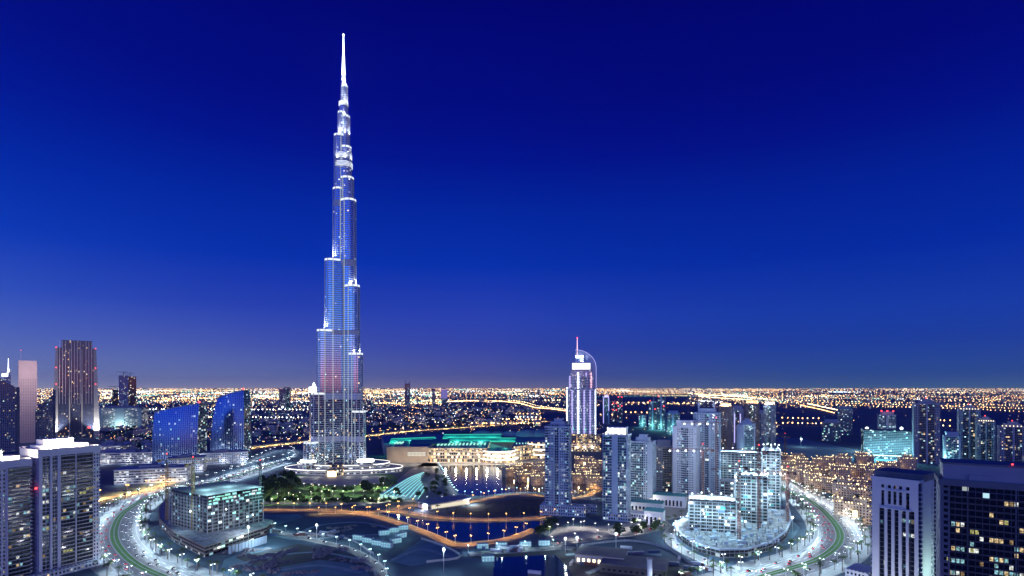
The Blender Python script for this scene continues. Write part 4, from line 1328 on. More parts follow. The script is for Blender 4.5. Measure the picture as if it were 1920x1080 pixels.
q = MB(); q.box(ax1 + .1, bx1 - 26, ay0 - 4, ay0 + 5.9, 0, 9, 4, 9, 0, 1); q.box(ax1 + .1, bx1 - 26, ay0 + 2, ay0 + 5.9, 28, 33)
q.build('arcade', [M['shop_band'], M['beige_wall']], t)
q = MB(); q.cyl(bx1, ay0 + 24, 38, 0, 28, 36, None, 5, 7, 0, 1); q.cyl(bx1, ay0 + 24, 44, 0, 9, 36, None, 5, 9, 0, 1); ro = q.build('rotunda', [M['shop_band'], M['roofing_blue']], t)
for z in (9.6, 18.5, 27): 
    q = MB(); q.cyl(bx1, ay0 + 24, 44.5 if z < 10 else 38.5, z - 2.2, z, 36); q.build('light_ring', M['glow_soft'], ro)
cx1, cy1 = ml(1024, 858)
q = MB(); q.prism([(bx1 + 30, ay0 + 20), (cx1, cy1), (cx1 + 10, cy1 + 150), (bx1 + 40, ay0 + 170)], 0, 34, 5, 7, 0, 1); q.build('shop_front', [M['shop_band'], M['roofing_blue']], t)
q = MB(); q.cyl(cx1 - 14, cy1 - 6, 30, 0, 40, 30, None, 6, 8, 0, 1); ro = q.build('rotunda', [M['shop_band'], M['grey_wall']], t)
for z in (12, 24, 36):
    q = MB(); q.cyl(cx1 - 14, cy1 - 6, 30.6, z - 2.5, z, 30); q.build('light_ring', M['glow_soft'], ro)
q = MB(); q.prism([(ax0 - 40, ay0 + 150.1), (cx1 + 20, cy1 + 150.1), (cx1 + 60, cy1 + 420), (ax0 - 110, ay0 + 430)], 0, 27, 6, 7, 0, 1); q.build('rear_hall', [M['grey_wall'], M['roofing_blue']], t)
def vault(x0, x1, y0, w, z, hgt, skew=0.0, mat='roofing_teal', light='glow_teal'):
    mb = MB(); K = 8
    for k in range(K):
        a0, a1 = math.pi * k / K, math.pi * (k + 1) / K
        p = [(y0 + w / 2 - w / 2 * math.cos(a), z + hgt * math.sin(a)) for a in (a0, a1)]
        mb.face([(x0 + skew * 0, p[0][0], p[0][1]), (x1, p[0][0] + skew, p[0][1]), (x1, p[1][0] + skew, p[1][1]), (x0, p[1][0], p[1][1])])
    for x, sk in ((x0, 0), (x1, skew)):
        pts = [(x, y0 + sk + w / 2 - w / 2 * math.cos(math.pi * k / K), z + hgt * math.sin(math.pi * k / K)) for k in range(K + 1)]
        mb.face(pts if x == x1 else pts[::-1])
    o = mb.build('vaulted_roof', M[mat], t)
    if light:
        q = MB(); q.bar((x0, y0 - 1, z + 1.5), (x1, y0 + skew - 1, z + 1.5), 3.0); q.bar((x0, y0 + w * .5, z + hgt + .6), (x1, y0 + skew + w * .5, z + hgt + .6), 1.6); q.build('glowing_edge', M[light], o)
        for u in (.15, .5, .85): lamp(o, (x0 + (x1 - x0) * u, y0 + skew * u - 16, z + 14), 60000, (.1, 1, .65), 2)
    return o
vault(ax0 - 30, ax0 + 75, ay0 + 168, 46, 27, 9, 50)
vault(ax0 + 90, ax0 + 250, ay0 + 290, 44, 27, 10, 14)
vault(ax0 + 110, ax0 + 290, ay0 + 218, 40, 27, 8, -14)
vault(ax0 + 40, ax0 + 130, ay0 + 60, 60, 35.5, 8, 20, 'roofing_teal', None)
for (sx, sy, nn, dx, w) in ((ax1 + 10, ay0 + 70, 14, 8.5, 5.0), (bx1 + 40, ay0 + 80, 13, 7.4, 4.6), (ax0 + 4, ay0 + 60, 3, 7, 4)):
    for k in range(nn):
        q = MB(); z = 31.2 if sx > ax0 + 10 else 36.2
        q.box(sx + k * dx, sx + k * dx + w * .55, sy + k * 1.2, sy + k * 1.2 + 34, z, z + 3.0); q.build('skylight', M['glow_mint'], t)
for k, (px, rr) in enumerate(((905, 34), (932, 28), (958, 30), (990, 42), (1016, 44))):
    x = (px - 960) * 1680 / F - mx0
    q = MB(); y = 1690 - my0 - (20 if k > 2 else 0)
    for i in range(5):
        a0, a1 = math.pi / 2 * i / 5, math.pi / 2 * (i + 1) / 5
        q.cyl(x, y, rr * math.cos(a0), 27 + rr * .42 * math.sin(a0), 27 + rr * .42 * math.sin(a1), 20, rr * math.cos(a1))
    q.build('roof_dome', M['grey_wall'], t)
for k in range(16):
    x = ax0 + 20 + k * (cx1 - ax0 - 20) / 15
    lamp(t, (x, ay0 - 22 + (0 if x < bx1 else (x - bx1) * .18), 14), 9000 if x < ax1 + 6 else 26000, (1, .85, .62), 2)

# lakeside fan of terraces with teal light
px_ = smooth_path([gp(712, 936), gp(745, 915), gp(768, 902), gp(792, 893)], 8)
t = thing('terraced_pavilion', 'fan of curved teal lit terraces beside the lake', 'pavilion', (0, 0, 0))
ro = px_[0]
t.location = (ro.x, ro.y, 0)
loc = [p - ro for p in px_]
def fan_ribbon(mb, path, k, z, thick, wd=.85):
    nr = normals(path); n_ = len(loc)
    sp = lambda i: 6.6 * (1 - .42 * i / n_)
    for i in range(len(path) - 1):
        p = [path[i] - nr[i] * sp(i) * k, path[i + 1] - nr[i + 1] * sp(i + 1) * k, path[i + 1] - nr[i + 1] * sp(i + 1) * (k + wd), path[i] - nr[i] * sp(i) * (k + wd)]
        p.reverse()
        mb.face([(q.x, q.y, z) for q in p])
        for q0, q1 in ((0, 1), (1, 2), (2, 3), (3, 0)):
            mb.face([(p[q0].x, p[q0].y, z - thick), (p[q1].x, p[q1].y, z - thick), (p[q1].x, p[q1].y, z), (p[q0].x, p[q0].y, z)])
for k in range(9):
    mb = MB()
    cut = loc[:max(6, len(loc) - k * 2)]
    z = 8 - .75 * k
    fan_ribbon(mb, cut, k, z, z)
    o = mb.build('terrace_deck', M['canopy_teal'], t)
    mb = MB(); fan_ribbon(mb, cut, k + .88, z + .3, 1.0, .06); mb.build('glowing_edge', M['edge_teal'], o)
for k in range(5):
    p = loc[min(len(loc) - 1, 3 + k * 6)]
    lamp(t, (p.x + 28, p.y - 34, 24), 6000, (.55, 1, .95), 1.5)
X, Y = gp(832, 948)
t = thing('flat_pavilion', 'long low pavilion with blue flat roof and pinkish end wall near the orange island road', 'pavilion', (X, Y, 0), 38)
q = MB(); q.box(-34, 34, -14, 14, 0, 8.4, 4, 4, 0, 0); b_ = q.build('wall_body', M['pink_wall'], t)
q = MB(); q.box(-36, 37, -17, 16, 8.4, 9.6, bot=True); q.build('flat_roof', M['roofing_blue'], t)
q = MB(); q.box(-28, 30, -14.5, -14.05, 1, 6); q.build('lit_glazing', M['glow_warm_dim'], b_)
lamp(t, (36, -24, 6), 26000, (1, .9, .75), 1); lamp(t, (-40, -10, 6), 26000, (1, .8, .8), 1)


# ---------------------------------------------------------------- warm-lit old town
def old_town(kind):
    rn = random.Random(40 + kind)
    t = thing('townhouse_block', '', 'townhouse block', (0, 0, 0))
    blocks = [[(-24, 24, -12, 12, 21), (-15, 15, -9, 10, 26), (17, 25, -13, -4, 29)],
              [(-18, 18, -14, 14, 24), (-10, 6, -9, 9, 30), (-18.5, -11, -14.6, -7, 32)],
              [(-28, 28, -11, 11, 18), (-6, 22, -8, 9, 23), (-28, -18, -11.5, -3, 24)],
              [(-16, 16, -16, 16, 27), (-9, 9, -9, 9, 33)]][kind]
    prev = 0
    for i, (x0, x1, y0, y1, h) in enumerate(blocks):
        q = MB(); q.box(x0, x1, y0, y1, 0 if i == 0 or i == 2 else blocks[0][4], h, 3.4, 3.6, 0, 1)
        w_ = q.build('stepped_wing' if i else 'main_block', [M['punched_beige'], M['brown_wall']], t)
        q = MB()
        nx = max(2, int((x1 - x0) / 3.4))
        for k in range(nx + 1):
            q.box(x0 + (x1 - x0) * k / nx - .8, x0 + (x1 - x0) * k / nx + .8, y0 - .5, y0 + .4, h, h + 1.6)
        for k in range(max(2, int((y1 - y0) / 4)) + 1):
            yy = y0 + (y1 - y0) * k / max(2, int((y1 - y0) / 4))
            q.box(x0 - .5, x0 + .4, yy - .8, yy + .8, h + .05, h + 1.6); q.box(x1 - .4, x1 + .5, yy - .8, yy + .8, h + .05, h + 1.6)
        q.build('battlement_trim', M['beige_wall'], w_)
        for k in range(0, nx + 1):
            if rn.random() < .55:
                q = MB(); q.ball(x0 + (x1 - x0) * k / nx, y0 - 1.1, h + 1.2 - rn.random() * 1.6, rn.choice((.5, .75, .95)), seg=6, rings=4); q.build('roof_lamp', M['glow_warm'], w_)
        for k in range(3):
            if rn.random() < .6:
                q = MB(); q.ball(x0 - 1, y0 + (y1 - y0) * k / 2, h + 1, .7, seg=6, rings=4); q.build('roof_lamp', M['glow_warm'], w_)
    q = MB(); q.box(-6, -1, blocks[0][2] - .9, blocks[0][2] - .05, 0, 9); q.build('entrance_arch', M['glow_warm'] if kind == 2 else M['brown_wall'], t)
    lamp(t, (-10, blocks[0][2] - 12, 7), 2600, (1, .66, .32), 1)
    lamp(t, (8, -8, blocks[0][4] + 9), 5000, (1, .7, .36), 1)
    return t


KIND = ['long beige townhouse block with stepped roof and warm lamps', 'tall beige townhouse block with corner wind tower and warm roof lamps',
        'low broad beige townhouse block with glowing arch and warm roof lamps', 'square beige townhouse block with set back top floor and warm roof lamps']
PR = [None] * 4
HOUSES = [(1655, 985, 1, -50, 'r'), (1612, 968, 2, -40, 'r'), (1634, 944, 0, -38, 'r'), (1585, 938, 3, -35, 'r'), (1600, 918, 2, -30, 'r'), (1548, 922, 0, -32, 'r'), (1530, 918, 1, -28, 'r'),
          (1640, 905, 3, -30, 'r'), (1575, 900, 1, -25, 'r'), (1610, 893, 0, -28, 'r'), (1540, 895, 2, -25, 'r'), (1505, 905, 3, -30, 'r'), (1483, 900, 0, -28, 'r'), (1508, 885, 1, -22, 'r'),
          (1470, 882, 2, -25, 'r'), (1545, 876, 0, -22, 'r'), (1620, 872, 1, -20, 'r'), (1580, 878, 3, -24, 'r'), (1490, 868, 2, -22, 'r'), (1660, 888, 0, -22, 'r'), (1690, 905, 2, -28, 'r'), (1700, 880, 3, -25, 'r'),
          (962, 893, 0, 28, 'c'), (990, 902, 2, 20, 'c'), (1014, 908, 0, 12, 'c'), (985, 886, 2, 22, 'c'), (1012, 892, 3, 10, 'c'),
          (1094, 905, 0, -8, 'c'), (1118, 915, 1, -14, 'c'), (1100, 890, 2, -5, 'c'), (1122, 882, 0, -10, 'c'), (1098, 872, 2, -4, 'c'), (1190, 875, 0, -15, 'c'), (1236, 872, 2, -15, 'c'),
          (1385, 900, 0, -20, 'c'), (1362, 890, 2, -18, 'c')]
for px, py, k, rot, cl in HOUSES:
    x, y = gp(px, py)
    if PR[k] is None:
        o = PR[k] = old_town(k); o.location = (x, y, 0); o.rotation_euler = (0, 0, R(rot))
    else:
        o = dup(PR[k], (x, y, 0), rot, scale=.8 if cl == 'c' else .9)
    where = 'between white boulevard and dark towers' if cl == 'r' else 'around the lakefront and hotel'
    o['label'] = KIND[k] + (', right of boulevard' if cl == 'r' else ', behind lakeside towers')
    o['group'] = 'old town blocks ' + where


# ---------------------------------------------------------------- building sites
def crane(label, px, py, h, jib, rot, mat, lights=False, z0=0):
    x, y = gp(px, py)
    t = thing('tower_crane', label, 'crane', (x, y, z0), rot)
    q = MB(); w = 1.1
    for sx in (-w, w):
        for sy in (-w, w): q.box(sx - .22, sx + .22, sy - .22, sy + .22, 0, h)
    z = 0; k = 0
    while z < h - 3:
        for a, b_ in (((-w, -w), (w, -w)), ((w, w), (-w, w)), ((-w, w), (-w, -w)), ((w, -w), (w, w))):
            a, b_ = (a, b_) if k % 2 else (b_, a)
            q.bar((a[0], a[1], z), (b_[0], b_[1], z + 3), .26)
        z += 3; k += 1
    q.build('lattice_mast', M[mat], t)
    q = MB()
    q.bar((0, -.9, h), (jib, -.9, h), .35); q.bar((0, .9, h), (jib, .9, h), .35); q.bar((0, 0, h + 1.8), (jib, 0, h + 1.2), .35)
    n_ = int(jib / 3)
    for i in range(n_):
        a = 3 * i
        q.bar((a, -.9, h), (a + 1.5, 0, h + 1.7), .22); q.bar((a + 1.5, 0, h + 1.7), (a + 3, .9, h), .22)
    q.build('jib', M[mat], t)
    q = MB(); q.bar((0, 0, h + .4), (-jib * .3, 0, h + .4), 1.0); q.box(-jib * .3, -jib * .3 + 4, -1.2, 1.2, h - 2.2, h - .1, bot=True); q.build('counter_jib', M[mat], t)
    q = MB(); q.box(.9, 3, -2.6, -1.0, h - 2.4, h - .2, bot=True); q.build('cab', M['white_wall'], t)
    q = MB(); q.bar((0, 0, h), (0, 0, h + 7), .6); q.bar((0, 0, h + 7), (jib * .7, 0, h + 1.5), .18); q.bar((0, 0, h + 7), (-jib * .3, 0, h + .8), .18); q.build('apex_tie', M[mat], t)
    q = MB(); q.bar((jib * .6, 0, h), (jib * .6, 0, h - 14), .15); q.box(jib * .6 - .5, jib * .6 + .5, -.4, .4, h - 15.5, h - 14, bot=True); q.build('hook', M['dark_metal'], t)
    if lights:
        q = MB()
        for k in range(4): q.ball(jib * (.25 + .22 * k), 0, h - 1.2, 1.1)
        q.build('jib_lamps', M['glow_white'], t)
        for k in (0, 2): lamp(t, (jib * (.3 + .25 * k), 0, h - 3), 40000, (.9, .95, 1), 1)
    warn(t, 0, 0, h + 7.6, .7)
    return t


def shell_block(label, px, py, w, d, top, rot, lit_top=True, mat='shell', zbase=0.0, white=False):
    x, y = gp(px, py)
    h = zat(top, y)
    t = thing('concrete_shell', label, 'unfinished building', (x, y, 0), rot)
    q = MB(); q.box(-w / 2 + .8, w / 2 - .8, -d / 2 + .8, d / 2 - .8, 0, h - .6, 4.2, 3.7, 0, 1); q.build('inner_core', [M[mat], M['concrete']], t)
    nf = int(h / 3.7)
    for f in range(1, nf + 1):
        e_ = random.uniform(.3, 1.3)
        q = MB(); q.box(-w / 2 - .6, w / 2 + e_, -d / 2 - e_, d / 2 + .6, f * 3.7 - .35, f * 3.7, bot=True); q.build('floor_slab', M['concrete'], t)
    q = MB(); k = max(2, round(w / 6))
    for i in range(k + 1):
        x_ = -w / 2 + w * i / k
        q.box(x_ - .4, x_ + .4, -d / 2 - .2, -d / 2 + .5, 0, nf * 3.7)
    k = max(2, round(d / 6))
    for i in range(1, k + 1):
        y_ = -d / 2 + d * i / k
        for sx in (-1, 1): q.box(sx * w / 2 - .35, sx * w / 2 + .35, y_ - .4, y_ + .4, 0, nf * 3.7)
    q.build('column_grid', M['concrete'], t)
    rn = random.Random(px)
    q = MB()
    for i in range(26):
        x_, y_ = rn.uniform(-w * .48, w * .46), rn.uniform(-d * .48, d * .46)
        q.box(x_, x_ + rn.uniform(.6, 3), y_, y_ + rn.uniform(.4, 2), nf * 3.7 + .02 + i * .004, nf * 3.7 + rn.uniform(.8, 3.6))
    q.build('formwork', M['concrete'], t)
    q = MB()
    for i in range(16):
        x_ = -w / 2 + w * (i + .5) / 16
        q.bar((x_, -d / 2, nf * 3.7), (x_, -d / 2, nf * 3.7 + 4.2), .2)
    q.build('rebar', M['dark_metal'], t)
    if lit_top:
        q = MB()
        for i in range(5):
            x_ = -w * .42 + w * .84 * i / 4
            q.ball(x_, -d * .2 + (i % 2) * d * .3, nf * 3.7 + 7, .8)
            lamp(t, (x_, -d * .2 + (i % 2) * d * .3, nf * 3.7 + 6), 22000, (.6, .88, 1), .8)
        for i in range(9):
            f = rn.randrange(1, nf); q.ball(rn.uniform(-w * .5, w * .5), -d / 2 - 1.2, f * 3.7 + 2, rn.choice((.5, .6, .8, 1.0)))
        q.build('work_lamps', M['glow_white'], t)
        for i in range(14):
            q = MB(); f = rn.randrange(1, nf); u = rn.uniform(-w * .5, w * .4)
            q.box(u, u + rn.uniform(2, 7), -d / 2 - .95, -d / 2 - .8, f * 3.7 + .1, f * 3.7 + rn.choice((1.1, 1.1, 3.2)), bot=True)
            q.build('screen_panel', M[rn.choice(('pale_wall', 'roofing_teal', 'roofing_blue', 'concrete_dark'))], t)
        for i in range(3): lamp(t, (-w * .4 + w * .4 * i, -d / 2 - 16, 10 + h * .35), 8000, (.5, .86, 1), 1)
    if lit_top:
        for i in range(4): lamp(t, (-w * .4 + w * .27 * i, -d / 2 - 9, nf * 3.7 * (.85 - .2 * (i % 2))), 9000, (.6, .88, 1), 1)
    return t, nf * 3.7


# left site
C0 = gp(388, 1020)
t = thing('concrete_shell', 'dark unfinished block with glowing top floors inside the left curve of the boulevard', 'unfinished building', (C0[0], C0[1], 0), 57)
w, d, h = 66, 78, 52
q = MB(); q.box(.8, w - .8, 18, d - .8, 0, h - .5, 4.2, 3.7, 0, 1); q.box(.8, w * .5, .8, 18, 0, h - .5, 4.2, 3.7, 0, 1); q.box(w * .5, w - .8, .8, 18, 0, h - 4, 4.2, 3.7, 0, 1); q.build('inner_core', [M['shell'], M['concrete']], t)
for f in range(1, 15):
    q = MB(); q.box(-.5, w + .5, -.5, d, f * 3.7 - .4, f * 3.7, bot=True); q.build('floor_slab', M['concrete_dark'], t)
q = MB()
for i in range(12): x_ = w * i / 11; q.box(x_ - .35, x_ + .35, -1.0, -.55, 0, h - (8 if i < 7 else 14))
for i in range(1, 13): y_ = d * i / 12; q.box(-1.0, -.55, y_ - .3, y_ + .3, 0, h - 4)
q.build('column_grid', M['grey_wall'], t)
for f in (11, 12, 13):
    u = 2
    while u < 62:
        l_ = random.uniform(1.5, 6)
        if random.random() < (.8 if f > 11 else .5):
            q = MB(); q.box(u, u + l_, -.2, .3, f * 3.7 + .4, f * 3.7 + random.uniform(1.2, 3)); q.build('lit_opening', M[random.choice(('glow_band', 'glow_mint', 'edge_teal'))], t)
        u += l_ + random.uniform(.5, 3)
for i in range(5): lamp(t, (6 + i * 13, 6 + (i % 2) * 30, 60), 16000, (.5, .95, 1), 1)
lamp(t, (66, -14, 46), 26000, (.4, 1, .85), 1); lamp(t, (-16, 30, 34), 20000, (.6, .9, 1), 1)
lamp(t, (20, -24, 26), 16000, (.75, .85, 1), 1)
q = MB(); q.ball(-2, 30, 32, .9); q.ball(20, -2.5, 34, .8); q.ball(52, -2, 22, .8); q.build('work_lamps', M['glow_white'], t)
pp = [gp(*a) for a in ((384, 1046), (500, 1006), (512, 994), (480, 985), (400, 960), (345, 938), (312, 948), (298, 968), (300, 990), (325, 1016))]
t = thing('site_podium', 'curved unfinished podium deck wrapped round the dark block with glowing top floors', 'podium', (pp[0][0], pp[0][1], 0))
q = MB(); q.prism([(a - pp[0][0], b_ - pp[0][1]) for a, b_ in pp], 0, 11, 5, 3.7, 0, 1); q.build('deck_body', [M['shell'], M['site_deck']], t)
for z in (3.5, 7.2, 10.6):
    q = MB()
    n_ = len(pp)
    for i in range(n_):
        a, b_ = pp[i], pp[(i + 1) % n_]
        q.bar((a[0] - pp[0][0], a[1] - pp[0][1], z), (b_[0] - pp[0][0], b_[1] - pp[0][1], z), .9)
    q.build('slab_edge', M['brown_wall'], t)
a, b_ = gp(428, 1040), gp(500, 1018)
t = thing('hoarding', 'long pale site hoarding below the dark block with glowing top floors', 'fence', (a[0], a[1], 0), math.degrees(math.atan2(b_[1] - a[1], b_[0] - a[0])))
l = math.hypot(b_[0] - a[0], b_[1] - a[1])
q = MB(); q.box(0, l, -.3, .3, 0, 8); q.build('hoarding_panel', M['pale_wall'], t)
for k in range(12):
    q = MB(); q.box(k * l / 12 - .2, k * l / 12 + .2, -.8, -.35, 0, 8.3); q.build('post', M['grey_wall'], t)
lamp(t, (l * .6, -18, 12), 30000, (.6, .85, 1), 1)
crane('yellow tower crane at the near corner of the dark block with glowing floors', 362, 1012, 84, 34, 70, 'crane_yellow')
crane('brown grey tower crane at left end of the dark unfinished block', 313, 992, 82, 34, 20, 'crane_yellow')
crane('dark tower crane at the park end of the dark unfinished block', 488, 985, 72, 32, 120, 'dark_metal')

# right site
pp = [gp(*a) for a in ((1262, 996), (1280, 1018), (1310, 1036), (1350, 1046), (1400, 1045), (1445, 1032), (1474, 1010), (1484, 986), (1478, 962), (1440, 952), (1380, 952), (1310, 966))]
t = thing('site_podium', 'oval unfinished podium flooded with white light around three rising concrete cores', 'podium', (pp[0][0], pp[0][1], 0))
q = MB(); q.prism([(a - pp[0][0], b_ - pp[0][1]) for a, b_ in pp], 0, 8, 5, 4, 0, 1); q.build('deck_body', [M['shell'], M['site_deck']], t)
rn = random.Random(8)
q = MB()
for i in range(170):
    a, b_ = gp(rn.uniform(1285, 1470), rn.uniform(965, 1040))
    q.box(a - pp[0][0] - .35, a - pp[0][0] + .35, b_ - pp[0][1] - .35, b_ - pp[0][1] + .35, 8.005, 8 + rn.uniform(1, 4.5))
q.build('starter_bar_grid', M['concrete_dark'], t)
q = MB()
for i in range(len(pp)):
    a, b_ = pp[i], pp[(i + 1) % len(pp)]
    q.bar((a[0] - pp[0][0], a[1] - pp[0][1], 8.2), (b_[0] - pp[0][0], b_[1] - pp[0][1], 8.2), 1.6)
q.build('slab_edge', M['pale_wall'], t)
rn = random.Random(3)
ST = []
for i in range(90):
    a, b_ = gp(rn.uniform(1285, 1470), rn.uniform(968, 1040))
    if i < 5:
        q = MB(); w, d, h = rn.uniform(2, 9), rn.uniform(1.5, 4), rn.uniform(.8, 3.5)
        q.box(-w / 2, w / 2, -d / 2, d / 2, 0, h); o = q.build('formwork_stack', M['pale_wall']); ST.append(o)
    else:
        o = rn.choice(ST).copy(); COL.objects.link(o)
    o.location = (a, b_, 8.01 + i * .003); o.rotation_euler = (0, 0, rn.choice((-.3, 1.27, .1)))
    tag(o, 'pale stack of formwork lying on the floodlit oval podium', 'formwork', 'formwork stacks on the oval podium')
for px, py in ((1300, 1024), (1340, 1034), (1385, 1032), (1430, 1018), (1460, 990), (1380, 1000), (1440, 968)):
    a, b_ = gp(px, py); lamp(t, (a - pp[0][0], b_ - pp[0][1], 26), 14000, (.55, .88, 1), 1)
shell_block('broad unfinished concrete block with white glowing formwork deck, lowest and nearest of the lit site', 1334, 1004, 50, 30, 932, -16)
shell_block('tall unfinished concrete tower with lit white frames, right half of the glaring site', 1408, 988, 36, 28, 888, -22)
shell_block('slim unfinished tower with dark shaft at the right end of the glaring site', 1446, 962, 22, 22, 842, -26)
shell_block('wide unfinished block blazing white with light behind the lit site towers', 1392, 922, 70, 34, 846, -20)
shell_block('unfinished dark slab with pale frames between lit site and townhouses', 1375, 945, 36, 24, 900, -20, False)
crane('red tower crane rising from the front of the glaring white building site', 1386, 1028, 84, 36, 200, 'crane_red')
crane('red tower crane beside the tall lit frames of the white site', 1423, 1006, 96, 34, 120, 'crane_red')
crane('pale tower crane whose lamp strung jib reaches left over the site', 1318, 985, 92, 44, 178, 'crane_red', True)
crane('second lamp strung tower crane behind the broad concrete block', 1343, 960, 120, 46, 172, 'crane_red', True)
crane('small red tower crane by the townhouses right of the lit site', 1472, 870, 60, 40, 110, 'crane_red')
crane('red tower crane with lamps along its jib above ring road at right end of site', 1477, 990, 66, 34, 178, 'crane_red', True)
crane('distant pale tower crane among orange lamps on the left', 401, 770, 150, 60, 20, 'dark_metal')

# low buildings between basin and site
for px, py, w, d, h, rot, lab, mt in ((1228, 982, 22, 20, 17, -24, 'small white cube building glowing beside the tower street', 'white_wall'), (1256, 948, 44, 22, 16, -22, 'pale low building with blue roof below the blank slabbed tower', 'white_wall'),
                                      (1210, 958, 48, 18, 13, -22, 'long pale low building behind the white cube', 'white_wall'), (1128, 1052, 46, 30, 9, -18, 'dark roofed site shed with one lit end, by the site yard', 'grey_wall'),
                                      (1190, 1068, 58, 34, 7, -20, 'dark low shed at the bottom of the site yard', 'dark_metal')):
    x, y = gp(px, py)
    t = thing('low_building', lab, 'building', (x, y, 0), rot)
    q = MB(); q.box(-w / 2, w / 2, -d / 2, d / 2, 0, h, 4, 4, 0, 0); b_ = q.build('wall_body', M[mt], t)
    q = MB(); q.box(-w / 2 - .6, w / 2 + .6, -d / 2 - .6, d / 2 + .6, h, h + .8, bot=True); q.build('flat_roof', M['roofing_teal'] if mt == 'white_wall' else M['roofing'], t)
    q = MB()
    for k in range(int(w / 5)): q.box(-w / 2 + 2 + k * 5, -w / 2 + 4.4 + k * 5, -d / 2 - .12, -d / 2 - .02, 2, h * .6)
    q.build('window_strip', M['glow_warm'] if 'lit end' in lab else M['glazing_dark'], b_)
    lamp(t, (-w / 2 - 6, -d / 2 - 12, 8), 22000 if mt == 'white_wall' else 3000, (1, .95, .85), 1)
x, y = gp(1218, 1105)
t = thing('concrete_post', 'lone square concrete post standing in the dark site yard', 'post', (x, y, 0), 10)
q = MB(); q.box(-1.6, 1.6, -1.6, 1.6, 0, 25); q.build('shaft', M['pale_wall'], t)
q = MB(); q.box(-2, 2, -2, 2, 25, 26, bot=True); q.build('cap', M['grey_wall'], t)
cab = None
for k, (px, py, rot) in enumerate(((672, 1012, -20), (690, 1017, -20), (708, 1022, -20), (726, 1026, -20), (742, 1018, 40), (752, 1008, 40), (720, 1003, 25), (738, 998, 25), (756, 993, 25),
                                   (905, 1028, 5), (940, 1026, 5), (985, 1024, 5), (1020, 1022, 5), (915, 1052, 8), (470, 1003, 20), (500, 1000, 20))):
    x, y = gp(px, py)
    if cab is None:
        cab = thing('site_cabin', '', 'cabin', (x, y, 0), rot)
        q = MB(); q.box(-6, 6, -2.5, 2.5, 0, 5.4); b_ = q.build('cabin_box', M['pale_wall'], cab)
        q = MB(); q.box(-6.2, 6.2, -2.7, 2.7, 5.4, 5.8, bot=True); q.build('flat_roof', M['roofing_blue'], cab)
        q = MB()
        for i in range(4): q.box(-5 + i * 3, -4.1 + i * 3, -2.62, -2.52, 1.3, 2.2); q.box(-5 + i * 3, -4.1 + i * 3, -2.62, -2.52, 3.9, 4.6)
        q.build('window_strip', M['glow_mint'], cab)
        lamp(cab, (0, -9, 8), 2000, (.6, 1, .95), .6)
        o = cab
    else:
        o = dup(cab, (x, y, 0), rot)
    o['label'] = 'pale two storey site cabin with mint lit windows in a dark lot'
    o['group'] = 'site cabins on the dark lots'
rub = None
for k in range(34):
    px, py = random.uniform(440, 690), random.uniform(1030, 1076)
    if k > 26: px, py = random.uniform(600, 730), random.uniform(985, 1005)
    x, y = gp(px, py)
    if rub is None:
        q = MB(); rn = random.Random(2)
        for i in range(26):
            a, r_ = rn.uniform(0, 6.28), rn.uniform(0, 6)
            q.octa(r_ * math.cos(a) * 1.4, r_ * math.sin(a), .4, rn.uniform(.8, 2.0))
        rub = o = q.build('rubble_heap', M['rubble'])
    else:
        o = rub.copy(); COL.objects.link(o)
    o.location = (x, y, 0); o.rotation_euler = (0, 0, random.uniform(0, 6)); s_ = random.uniform(.6, 1.5); o.scale = (s_ * 1.3, s_, s_ * .8)
    tag(o, 'low heap of dark rubble on the blue sand lot', 'rubble heap', 'rubble heaps on the sand lots')

for k, (px, lab) in enumerate((([(790, 1012), (835, 1027), (862, 1047), (800, 1056)], 'thin site fence around the sandy lot beside the canal'), ([(560, 1000), (650, 1012), (700, 1040)], 'thin site fence inside the bend of the service road'),
                               ([(1090, 1024), (1180, 1016), (1250, 1030), (1300, 1062)], 'thin site fence along the yard below the lit site'))):
    pth = smooth_path([gp(*q) for q in px], 6)
    o_ = pth[0]
    t = thing('site_fence', lab, 'fence', (o_.x, o_.y, 0))
    q = MB(); ribbon(q, [p - o_ for p in pth], -.08, .08, 2.6, 0, 2.2); q.build('mesh_panel', M['grey_wall'], t)
    q = MB()
    for p in pth[::2]: q.box(p.x - o_.x - .15, p.x - o_.x + .15, p.y - o_.y - .15, p.y - o_.y + .15, 0, 3)
    q.build('post_frame', M['pale_wall'], t)

# ---------------------------------------------------------------- trees and palms
def tree_proto(seed, h, r, mat):
    rn = random.Random(seed)
    t = thing('tree', '', 'tree')
    q = MB(); q.cyl(0, 0, .35, 0, h * .5, 6, .2)
    for k in range(3):
        a = k * 2.1 + rn.random(); q.bar((0, 0, h * .38), (math.cos(a) * r * .5, math.sin(a) * r * .5, h * .62), .22)
    q.build('trunk', M['bark'], t)
    q = MB()
    cl = [(rn.uniform(-.6, .6) * r, rn.uniform(-.6, .6) * r, h * rn.uniform(.5, .85), r * rn.uniform(.3, .55)) for _ in range(9)]
    for cx, cy, cz, cr in cl:
        for _ in range(34):
            v = Vector((rn.gauss(0, 1), rn.gauss(0, 1), rn.gauss(0, 1))).normalized() * cr * rn.uniform(.6, 1.05)
            c = Vector((cx, cy, cz)) + v
            a = Vector((rn.gauss(0, 1), rn.gauss(0, 1), rn.gauss(0, .6))).normalized(); b = a.cross(Vector((rn.gauss(0, 1), rn.gauss(0, 1), rn.gauss(0, 1)))).normalized()
            l = r * rn.uniform(.12, .24)
            q.face([c + a * l, c + b * l * .7, c - a * l, c - b * l * .7])
    q.build('crown', M[mat], t)
    return t


